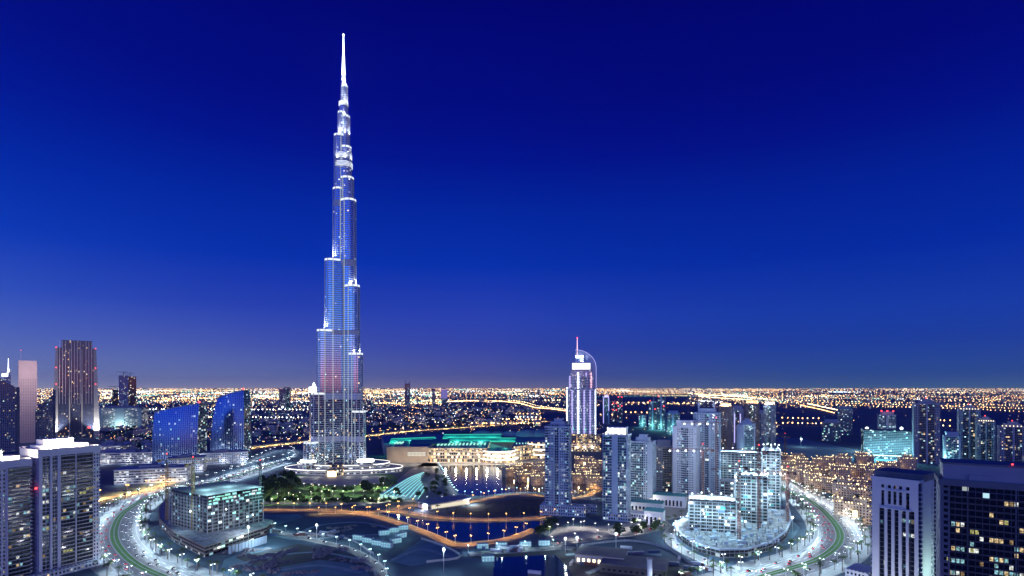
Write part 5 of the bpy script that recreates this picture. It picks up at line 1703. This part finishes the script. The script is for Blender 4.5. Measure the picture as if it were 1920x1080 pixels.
def palm_proto(seed, h):
    rn = random.Random(seed)
    t = thing('palm_tree', '', 'palm tree')
    q = MB(); q.cyl(0, 0, .38, 0, h, 7, .26); q.build('trunk', M['bark'], t)
    q = MB()
    for k in range(15):
        a = 2 * math.pi * k / 15 + rn.uniform(-.15, .15); up = rn.uniform(-.1, .9)
        p = Vector((0, 0, h)); d = Vector((math.cos(a), math.sin(a), up)).normalized(); s = Vector((-math.sin(a), math.cos(a), 0))
        wd = [.25, .75, .7, .08]
        for i in range(3):
            n_ = p + d * 1.35
            q.face([p - s * wd[i], p + s * wd[i], n_ + s * wd[i + 1], n_ - s * wd[i + 1]])
            p = n_; d = (d + Vector((0, 0, -.42))).normalized()
    q.build('crown', M['leaf'], t)
    return t


TP = [tree_proto(1, 9, 5, 'leaf'), tree_proto(2, 11, 6, 'leaf_dark'), tree_proto(3, 7, 4.2, 'leaf')]
used = [False] * 3
def put_tree(k, x, y, label, group, s=1.0):
    if not used[k]:
        o = TP[k]; used[k] = True; o.location = (x, y, 0); o.scale = (s, s, s)
    else:
        o = dup(TP[k], (x, y, 0), random.uniform(0, 360), scale=s)
    o['label'] = label; o['group'] = group
random.seed(21)
PARK = [(490, 900), (560, 892), (565, 910), (640, 915), (725, 908), (760, 910), (745, 936), (640, 942), (490, 948)]
n_ = 0
while n_ < 90:
    px, py = random.uniform(488, 765), random.uniform(893, 946)
    if not in_poly(px, py, PARK): continue
    if 575 < px < 710 and py < 918: continue
    x, y = gp(px, py)
    dark = (px < 562 and py < 926) or (668 < px < 720 and py < 926)
    if not dark and random.random() < .6: continue
    put_tree(1 if dark else random.choice((0, 2)), x, y, 'dark round tree in the grove below the skyscraper' if dark else 'small lit green tree on the park lawn below the skyscraper',
             'grove trees below the skyscraper' if dark else 'park lawn trees', random.uniform(.8, 1.5) if dark else random.uniform(.7, 1.1))
    n_ += 1
for k in range(34):
    px = 500 + k * 7.6; x, y = gp(px, 943 + 2 * math.sin(k))
    put_tree(random.choice((0, 1, 2)), x, y, 'street tree in the row along the park avenue', 'street trees along the park avenue', random.uniform(.6, .9))
for k in range(26):
    px, py = random.choice(((random.uniform(1180, 1255), random.uniform(978, 1002)), (random.uniform(1000, 1045), random.uniform(985, 1008)), (random.uniform(1150, 1240), random.uniform(990, 1006)), (random.uniform(730, 800), random.uniform(926, 940))))
    x, y = gp(px, py)
    put_tree(random.choice((0, 1)), x, y, 'leafy tree at the foot of the waterside towers', 'trees by the waterside towers', random.uniform(.7, 1.1))
for k in range(22):
    px, py = random.uniform(798, 838), random.uniform(884, 934)
    x, y = gp(px, py)
    if not in_poly(px, py, LAKE): put_tree(random.choice((0, 1)), x, y, 'leafy tree on the lakeside plaza beside the terraced pavilion', 'trees on the lakeside plaza', random.uniform(.5, .9))
for k in range(30):
    px, py = random.uniform(1560, 1640), random.uniform(918, 965)
    x, y = gp(px, py)
    if math.hypot(x, 0) > 470 or py < 925:
        put_tree(random.choice((0, 1)), x, y, 'leafy tree between townhouses and the right boulevard', 'trees by the right boulevard', random.uniform(.8, 1.2))
PP = [palm_proto(5, 8.5), palm_proto(6, 10.5)]
pu = [False, False]
def put_palm(k, x, y, label, group, s=1.0):
    if not pu[k]:
        o = PP[k]; pu[k] = True; o.location = (x, y, 0)
    else:
        o = dup(PP[k], (x, y, 0), random.uniform(0, 360), scale=s)
    o['label'] = label; o['group'] = group
def seen(x, y, m=60):
    px = 960 + x * F / y; py = HY + H * F / y
    return -m < px < 1920 + m and py < 1080 + m
for off, stp in ((25.5, 21), (31, 34), (-23.5, 21), (-30, 34)):
    for x, y, a in along(BL, stp, off, 4 + abs(off) % 5):
        if 60 < y < 960 and seen(x, y, 20):
            left = x < 0
            put_palm(random.randrange(2), x + random.uniform(-1, 1), y + random.uniform(-1, 1), 'palm tree on the bright boulevard pavement, left curve' if left else 'palm tree on the bright boulevard pavement, right curve',
                     'palms along the boulevard', random.uniform(.8, 1.15))
for x, y, a in along(PATHS['island_road'], 15, 13):
    if x > -170: put_palm(random.randrange(2), x, y, 'palm tree silhouetted on the dark island shore', 'palms on the island', random.uniform(.8, 1.1))
for x, y, a in along(PATHS['podium_road'], 20, -9): put_palm(random.randrange(2), x, y, 'palm tree lining the road around the oval podium', 'palms round the oval podium', 1)

# ---------------------------------------------------------------- street lamps
def street_lamp(h, arm, head, power, col, label, r=.62, spread=145, nm='street_lamp'):
    t = thing(nm, label, nm.replace('_', ' '))
    q = MB(); q.cyl(0, 0, .22, 0, h, 6, .1); q.build('pole', M['steel'], t)
    q = MB(); q.bar((0, -arm, h), (0, arm, h), .18); q.build('arm', M['steel'], t)
    for s_ in (-1, 1):
        q = MB(); q.ball(0, s_ * arm, h - .25, r, r * .7, 8, 5); q.build('lamp_head', M[head], t)
    lamp(t, (0, 0, h - .9), power, col, .5, spread, (0, 0, -1), .4)
    if spread > 170: lamp(t, (0, 0, h + .6), 3200, (.9, .9, 1), .5)
    return t


LAMPS = {}
def put_lamp(kind, x, y, a, z=0.0):
    if kind not in LAMPS:
        o = LAMPS[kind] = {'white': lambda: street_lamp(12, 1.7, 'glow_white', 16000, (.55, .84, 1.0), 'twin armed white street lamp on the bright boulevard', .5, 172),
                           'orange': lambda: street_lamp(9, 1.2, 'glow_orange', 15000, (1.0, .46, .1), 'orange lamp beside the water and island roads', nm='waterside_lamp'),
                           'promenade': lambda: street_lamp(8, .8, 'glow_cool', 4500, (.7, .95, 1.0), 'pale globe lamp on the lake promenade or a service road', nm='promenade_lamp'),
                           'highway': lambda: street_lamp(14, 2.4, 'glow_orange', 200000, (1.0, .55, .16), 'tall orange lamp on the expressway behind the skyscraper', 1.1, 160),
                           'avenue': lambda: street_lamp(8, .9, 'glow_soft', 6000, (1, .9, .75), 'soft white lamp on a tree lined street or path', nm='path_lamp')}[kind]()
        o.location = (x, y, z); o.rotation_euler = (0, 0, R(a))
    else:
        o = dup(LAMPS[kind], (x, y, z), a)
    o['group'] = {'white': 'boulevard lamps', 'orange': 'waterside road lamps', 'promenade': 'promenade lamps', 'highway': 'expressway lamps', 'avenue': 'street and path lamps'}[kind]
for off in (23.2, -20.5):
    for x, y, a in along(BL, 28, off):
        if y > 60 and seen(x, y, 160): put_lamp('white', x, y, a)
for nm, off in (('lakeside_road', 5.5), ('island_road', -5.5), ('island_far_road', 4.5)):
    for x, y, a in along(PATHS[nm], 22, off): put_lamp('orange', x, y, a)
for x, y, a in along(PATHS['podium_road'], 24, 6): put_lamp('white', x, y, a)
for x, y, a in along(PATHS['tower_street'], 30, 6): put_lamp('avenue', x, y, a)
for x, y, a in along(PATHS['pond_street'], 30, 6): put_lamp('promenade', x, y, a)
for x, y, a in along(PATHS['access_road'], 45, 8): put_lamp('highway', x, y, a)
for x, y, a in along(PATHS['expressway'], 44, 15): put_lamp('highway', x, y, a)
for x, y, a in along(PATHS['park_avenue'], 19, -5.5): put_lamp('avenue', x, y, a)
for x, y, a in along(PATHS['ramp_road'], 40, 6): put_lamp('white', x, y, a)
pr_ = smooth_path([gp(858, 929), gp(900, 932), gp(960, 924), gp(1020, 924)], 8)
for x, y, a in along(pr_, 13.5): put_lamp('promenade', x, y, a)
for x, y, a in along(PATHS['service_road'], 22, 5): put_lamp('promenade', x, y, a)
pr_ = smooth_path([gp(822, 874), gp(836, 896), gp(846, 915), gp(856, 928)], 8)
for x, y, a in along(pr_, 22): put_lamp('promenade', x, y, a)

for pts in ([(1075, 985), (1130, 995), (1180, 992), (1235, 975)], [(1190, 955), (1220, 945), (1260, 938)], [(1078, 930), (1120, 935), (1150, 940)], [(1030, 1000), (1060, 992), (1110, 990)],
            [(570, 915), (640, 920), (720, 914)], [(520, 935), (620, 930), (740, 930)], [(1480, 905), (1520, 930), (1560, 950), (1600, 985)], [(1460, 890), (1520, 895), (1600, 905)], [(1250, 930), (1290, 938), (1330, 930)]):
    for x, y, a in along(smooth_path([gp(*q) for q in pts], 8), 16): put_lamp('avenue', x, y, a)
# garden lights that make the park glow
random.seed(9)
gl = None
for k in range(26):
    px, py = random.uniform(505, 745), random.uniform(912, 941)
    x, y = gp(px, py)
    if gl is None:
        gl = thing('garden_lamp', 'low garden lamp among the park trees below the skyscraper', 'garden lamp', (x, y, 0), 0, 'garden lamps in the park')
        q = MB(); q.cyl(0, 0, .2, 0, 3, 6); q.build('pole', M['dark_metal'], gl)
        q = MB(); q.ball(0, 0, 3.4, .6); q.build('lamp_head', M['glow_warm'], gl)
        lamp(gl, (0, 0, 5.5), 6500, (1, .92, .6), .6)
    else: dup(gl, (x, y, 0))

# tall floodlights on the lots
fm = None
for px, py, h, lab in ((594, 1012, 16, 'floodlight mast beside the winding service road'), (832, 1076, 22, 'floodlight mast at the near edge of the central lots'), (1060, 1036, 14, 'floodlight mast by the pond, left of the pair'),
                       (1082, 1036, 15, 'floodlight mast by the pond, right of the pair'), (1155, 1030, 16, 'floodlight mast in the yard left of the dark shed'), (466, 1020, 18, 'floodlight mast by the pale hoarding'),
                       (1486, 1000, 18, 'floodlight mast at the right end of the oval podium'), (1424, 975, 24, 'floodlight mast between concrete cores of the white site'), (1502, 838, 22, 'floodlight mast on sand lot beyond the townhouses'),
                       (1625, 846, 60, 'far floodlight mast left of red lamp tower'), (1690, 846, 60, 'far floodlight mast right of red lamp tower'), (1690, 852, 34, 'lower far floodlight mast on the cyan site'), (530, 775, 40, 'far floodlight mast in the district left of skyscraper'),
                       (1462, 895, 20, 'floodlight mast left of the townhouses')):
    x, y = gp(px, py)
    t = thing('floodlight_mast', lab, 'floodlight', (x, y, 0), 0)
    q = MB(); q.cyl(0, 0, .35, 0, h, 6, .2); q.build('pole', M['steel'], t)
    q = MB(); r_ = 1.1 * max(1, y / 700) * (1.5 if h > 55 else 1); q.ball(0, -.6, h + .6, r_); q.build('lamp_head', M['glow_white'], t)
    q = MB(); q.box(-1.6, 1.6, -.3, .3, h - .6, h); q.build('crossbar', M['dark_metal'], t)
    lamp(t, (0, -1.5 - r_, h - 1.2), 14000 * (h / 16) ** 2 * (.6 if y < 900 else 1), (.72, .93, 1), 1)

# ---------------------------------------------------------------- cars
def car(paint):
    t = thing('car', '', 'car')
    q = MB()
    prof = [(-2.2, .35), (2.2, .35), (2.25, .75), (1.1, .95), (-1.9, .98), (-2.25, .8)]
    a = [(x, -.9, z) for x, z in prof]; b_ = [(x, .9, z) for x, z in prof]
    q.face(a); q.face(b_[::-1])
    for i in range(len(a)): q.face([a[i], a[i - 1], b_[i - 1], b_[i]])
    q.build('body', M[paint], t)
    q = MB()
    prof = [(-1.8, .98), (1.0, .96), (.3, 1.45), (-1.3, 1.48)]
    a = [(x, -.8, z) for x, z in prof]; b_ = [(x, .8, z) for x, z in prof]
    q.face(a); q.face(b_[::-1])
    for i in range(len(a)): q.face([a[i], a[i - 1], b_[i - 1], b_[i]])
    q.build('cabin_glass', M['car_glass'], t)
    for x in (-1.35, 1.4):
        for y in (-.82, .82):
            q = MB()
            for k in range(10):
                a0, a1 = 2 * math.pi * k / 10, 2 * math.pi * (k + 1) / 10
                q.face([(x + .34 * math.cos(a0), y - .12, .34 + .34 * math.sin(a0)), (x + .34 * math.cos(a1), y - .12, .34 + .34 * math.sin(a1)), (x + .34 * math.cos(a1), y + .12, .34 + .34 * math.sin(a1)), (x + .34 * math.cos(a0), y + .12, .34 + .34 * math.sin(a0))])
                q.face([(x, y - .12, .34), (x + .34 * math.cos(a1), y - .12, .34 + .34 * math.sin(a1)), (x + .34 * math.cos(a0), y - .12, .34 + .34 * math.sin(a0))])
                q.face([(x, y + .12, .34), (x + .34 * math.cos(a0), y + .12, .34 + .34 * math.sin(a0)), (x + .34 * math.cos(a1), y + .12, .34 + .34 * math.sin(a1))])
            q.build('wheel', M['rubber'], t)
    for s_ in (-1, 1):
        q = MB(); q.box(2.22, 2.34, s_ * .6 - .22, s_ * .6 + .22, .55, .8, bot=True); q.build('headlight', M['glow_white'], t)
        q = MB(); q.box(-2.36, -2.22, s_ * .6 - .25, s_ * .6 + .25, .6, .85, bot=True); q.build('taillight', M['glow_red'], t)
    return t


random.seed(14)
BOX = {}
for k in range(46):
    px, py = random.choice(((random.uniform(1090, 1240), random.uniform(1026, 1046)), (random.uniform(1230, 1330), random.uniform(1050, 1085)), (random.uniform(880, 1040), random.uniform(1026, 1034)), (random.uniform(500, 640), random.uniform(996, 1010)), (random.uniform(1000, 1120), random.uniform(1050, 1085))))
    x, y = gp(px, py); mt = random.choice(('white_wall', 'roofing_blue', 'crane_red', 'grey_wall'))
    if mt not in BOX:
        o = BOX[mt] = thing('shipping_container', '', 'container', (x, y, 0), 0)
        q = MB(); q.box(-6, 6, -1.25, 1.25, .1, 2.7, bot=True); q.build('container_body', M[mt], o)
        q = MB()
        for i in range(19): q.box(-5.8 + i * .62, -5.5 + i * .62, -1.34, -1.26, .3, 2.5)
        q.build('side_rib', M[mt], o)
        q = MB(); q.box(6.01, 6.1, -1.1, -.05, .3, 2.5); q.box(6.01, 6.1, .05, 1.1, .3, 2.5); q.build('door_panel', M['grey_wall'], o)
    else: o = dup(BOX[mt], (x, y, 0))
    o.rotation_euler = (0, 0, R(random.choice((-20, -18, 70, 72, 5))))
    o['label'] = {'white_wall': 'white', 'roofing_blue': 'blue', 'crane_red': 'dark red', 'grey_wall': 'grey'}[mt] + ' steel container standing on a dark site yard'
    o['group'] = 'containers on the site yards'

CARS = {}
random.seed(4)
def put_car(paint, x, y, a, label):
    if paint not in CARS:
        o = CARS[paint] = car(paint); o.location = (x, y, .12); o.rotation_euler = (0, 0, R(a))
    else: o = dup(CARS[paint], (x, y, .12), a)
    o['label'] = label; o['group'] = 'cars on the roads'
for off, flip in ((7.5, 0), (11.5, 0), (15.5, 0), (-7.5, 180), (-12, 180)):
    for x, y, a in along(BL, 42, off, random.uniform(0, 40)):
        if y > 60 and seen(x, y, 0):
            pt = random.choice(('car_paint', 'car_dark'))
            put_car(pt, x, y, a + flip, ('silver car' if pt == 'car_paint' else 'black car') + ' driving on the ' + ('left' if x < 0 else 'right') + ' curve of the boulevard')
for nm in ('podium_road', 'tower_street', 'service_road'):
    for x, y, a in along(PATHS[nm], 26, 2, 8):
        pt = random.choice(('car_paint', 'car_dark'))
        if seen(x, y, 0): put_car(pt, x, y, a, ('silver car' if pt == 'car_paint' else 'black car') + ' on the ' + nm.replace('_', ' '))

# ---------------------------------------------------------------- far districts: villas, lamps beyond counting, woods
random.seed(33)
VP = []
for k in range(3):
    t = thing('villa', '', 'house')
    w, d, h = ((26, 18, 9), (20, 22, 11), (44, 18, 13))[k]
    q = MB(); q.box(-w / 2, w / 2, -d / 2, d / 2, 0, h, 4, 4, 0, 1); q.build('wall_body', [M['villa_wall'], M['pink_wall']], t)
    q = MB(); q.box(-w / 2 - .5, w / 2 + .5, -d / 2 - .5, -d / 2 + .4, h, h + 1.2); q.box(-w * .2, w * .25, -d * .2, d * .3, h, h + 3.4); q.build('roof_storey', M['pink_wall'], t)
    VP.append(t)
vu = [False] * 3
cnt = 0
ZONES = [((690, 762), (1015, 800), 150), ((190, 775), (580, 832), 90), ((1120, 800), (1300, 832), 0), ((190, 835), (290, 862), 22), ((470, 790), (585, 826), 18)]
for (x0, y0), (x1, y1), m_ in ZONES:
    for _ in range(m_):
        px, py = random.uniform(x0, x1), random.uniform(y0, y1)
        if px > 425 and py > 818: continue
        x, y = gp(px, py); k = random.randrange(3)
        if not vu[k]: o = VP[k]; vu[k] = True; o.location = (x, y, 0); o.rotation_euler = (0, 0, random.choice((.2, 1.77)))
        else: o = dup(VP[k], (x, y, 0), random.choice((12, 102, 100, 20)), scale=random.uniform(.8, 1.3))
        o['label'] = ('small flat roofed villa', 'square villa with roof storey', 'long low pale house')[k] + (' in the dark district right of the skyscraper' if px > 640 else ' in the dark district left of the skyscraper')
        o['group'] = 'villas in the far districts'

far = MB()
def dens(px, py):
    if py < 731.5: return .6
    if px < 585:
        if py < 748: return 1.0
        if py < 760: return .75
        if py < 772: return .35
        return .42 if (int(py / 9) % 2) else .2
    if px < 835:
        if py < 757: return .95
        if py < 775: return .25
        return .5 if py < 800 else .15
    if px < 1062:
        if py < 741: return .75
        if py < 748: return .3
        if py < 760: return .5 if abs(py - 751 - (px - 835) * .02) < 3 else .02
        if px < 1015 and py > 765: return .4 if py < 800 else .12
        return .04
    if px < 1290:
        if py < 739: return .8
        if py < 766: return .01
        return .06
    if px < 1460:
        if py < 752: return .95
        if py < 760: return .5
        return .08
    if py < 742: return .5
    if py < 768: return .5
    return .012
n_ = 0
while n_ < 15000:
    px = random.uniform(-40, 1960); py = 728.3 + 105 * random.random() ** 2.0
    if random.random() > dens(px, py): continue
    x, y = gp(px, py)
    if py < 731: y *= random.uniform(.8, 1); x = (px - 960) * y / F
    r = .5 * y / F * random.choice((.45, .5, .6, .75, 1.2)) * (1.0 if py < 760 else 1.1)
    u = random.random()
    warm = .7 if px > 1000 or py < 736 else .5
    mi = 0 if u < warm * .7 else 1 if u < warm + .1 else 2 if u < .9 else 3
    if px < 640 and 758 < py < 835: mi = random.choice((0, 0, 1, 2, 2, 3, 3))
    far.octa(x, y, random.uniform(6, 16), r, mi)
    n_ += 1
# street grids of the far suburbs, each street lit in one colour
for _ in range(330):
    px, py = random.uniform(-60, 1980), 730 + 34 * random.random() ** 1.6
    if px > 1480 and py > 756: continue
    if random.random() > dens(px, py) + .12: continue
    x, y = gp(px, py)
    a = random.choice((.32, .32 + math.pi / 2)) + random.uniform(-.12, .12)
    k = random.randint(8, 34); sp = random.uniform(45, 90) * max(1, y / 9000)
    mi = random.choice((0, 0, 0, 1, 1, 2, 3)); s_ = random.choice((.5, .65, .8, 1.0, 1.3))
    for i in range(k):
        X, Y = x + (i - k / 2) * sp * math.cos(a), y + (i - k / 2) * sp * math.sin(a)
        if Y < 2600: continue
        far.octa(X + random.uniform(-6, 6), Y, 12, .5 * s_ * Y / F * random.uniform(.8, 1.2), mi)
# bright knots: malls, junctions, yards
for _ in range(150):
    px, py = random.uniform(0, 1920) if random.random() < .4 else random.choice((random.uniform(190, 580), random.uniform(690, 1060))), 731 + 26 * random.random()
    if random.random() > dens(px, py): continue
    x, y = gp(px, py); mi = random.choice((0, 1, 1, 2, 2, 3))
    for i in range(random.randint(10, 36)):
        far.octa(x + random.gauss(0, .008 * y), y + random.gauss(0, .03 * y), random.uniform(10, 26), .62 * y / F * random.uniform(.5, 1.3), mi)
blk = MB()
rb_ = random.Random(71)
for _ in range(900):
    px, py = rb_.uniform(-40, 1960), 731 + 30 * rb_.random() ** 1.3
    if rb_.random() > dens(px, py): continue
    x, y = gp(px, py); w_, d_, h_ = rb_.uniform(20, 70), rb_.uniform(20, 60), rb_.uniform(8, 26) * rb_.choice((1, 1, 1, 1.8))
    blk.box(x - w_ / 2, x + w_ / 2, y - d_ / 2, y + d_ / 2, 0, h_, 12, 6)
o = blk.build('far_city_blocks', M['punched_grey'])
tag(o, 'low blocks of the far suburbs among the lamps', 'city blocks', None, 'stuff')
def row(pts, step_px, mi=0, size=.8, jit=0.3):
    P = [Vector(p) for p in pts]
    P[0] = P[0] + Vector((random.uniform(0, step_px), 0))
    for a, b in zip(P, P[1:]):
        k = max(1, int((b - a).length / step_px))
        for i in range(k):
            p = a.lerp(b, i / k) + Vector((random.uniform(-jit, jit), random.uniform(-jit, jit) * .3))
            x, y = gp(p.x, p.y)
            far.octa(x, y, 12, .55 * size * y / F * random.uniform(.8, 1.25), mi if random.random() < .8 else 1)
row([(1064, 774), (1030, 769), (1003, 767), (975, 758), (940, 754), (880, 753), (835, 755)], 1.3, 0, 1.5)
row([(1064, 771), (1010, 764), (980, 755), (950, 752)], 3, 1, 1.3)
row([(1290, 738), (1330, 742), (1380, 744), (1440, 750)], 1.6, 1, 1.4)
row([(1300, 742), (1340, 747), (1420, 752)], 1.8, 1, 1.3)
row([(1505, 757), (1540, 765), (1572, 772)], 1.3, 1, 1.5)
row([(1500, 762), (1536, 770), (1566, 778)], 1.6, 0, 1.5)
for dy, sp in ((0, 7), (4.5, 7), (9, 7), (-8, 9), (-14, 8)):
    row([(1440, 752 + dy * .6), (1560, 754 + dy * .8), (1700, 757 + dy), (1800, 760 + dy), (1935, 763 + dy * 1.4)], sp * random.uniform(.85, 1.2), 0, 1.5 if dy >= 0 else 1.1, 1.6)
row([(1440, 733), (1700, 732), (1920, 733)], 9, 0, 1.2)
for yy, x0, x1 in ((757, 1150, 1310), (776, 1170, 1240), (781, 1120, 1160), (778, 1290, 1340), (788, 1460, 1545), (798, 1455, 1550), (792, 1720, 1790), (803, 1750, 1790)):
    row([(x0, yy), (x1, yy + 1)], 9, 0, 2.4, 2)
for yy, x0, x1 in ((779, 962, 1020), (790, 940, 1020), (798, 880, 1020), (786, 965, 1020), (758, 700, 830), (748, 190, 580), (770, 200, 585), (786, 210, 580)):
    row([(x0, yy), (x1, yy + 1)], 7 if yy > 760 else 4, 0 if yy not in (770, 786) else 2, 2.0, 2)
o = far.build('distant_city_lights', [M['far_orange'], M['far_yellow'], M['far_white'], M['far_teal']])
tag(o, 'field of countless orange and white lamps spreading to the horizon', 'city lights', None, 'stuff')
wd = MB()
rn = random.Random(5)
for _ in range(900):
    px, py = (rn.uniform(690, 1015), rn.uniform(764, 802)) if rn.random() < .5 else (rn.uniform(190, 585), rn.uniform(772, 842))
    if px > 425 and 820 < py < 856: continue
    x, y = gp(px, py)
    for _ in range(5):
        c = Vector((x + rn.gauss(0, 7), y + rn.gauss(0, 7), rn.uniform(3, 8)))
        for _ in range(3):
            a = Vector((rn.gauss(0, 1), rn.gauss(0, 1), rn.gauss(0, 1))).normalized() * rn.uniform(2, 4); b = Vector((rn.gauss(0, 1), rn.gauss(0, 1), rn.gauss(0, 1))).normalized() * rn.uniform(2, 4)
            wd.face([c + a, c + b, c - a, c - b])
o = wd.build('far_woods', M['leaf_dark'])
tag(o, 'dark massed trees between the far villas', 'woods', None, 'stuff')

# ---------------------------------------------------------------- evening air
hz = MB(); hz.box(-26000, 26000, -3000, 42000, -1, 900, bot=True)
m, t, o = base_mat('air')
pv = t.nodes.new('ShaderNodeVolumePrincipled')
pv.inputs['Density'].default_value = 0.000012
pv.inputs['Color'].default_value = (0.75, 0.85, 1.0, 1)
t.links.new(pv.outputs[0], o.inputs['Volume'])
ho = hz.build('haze', m)
ho['kind'] = 'stuff'
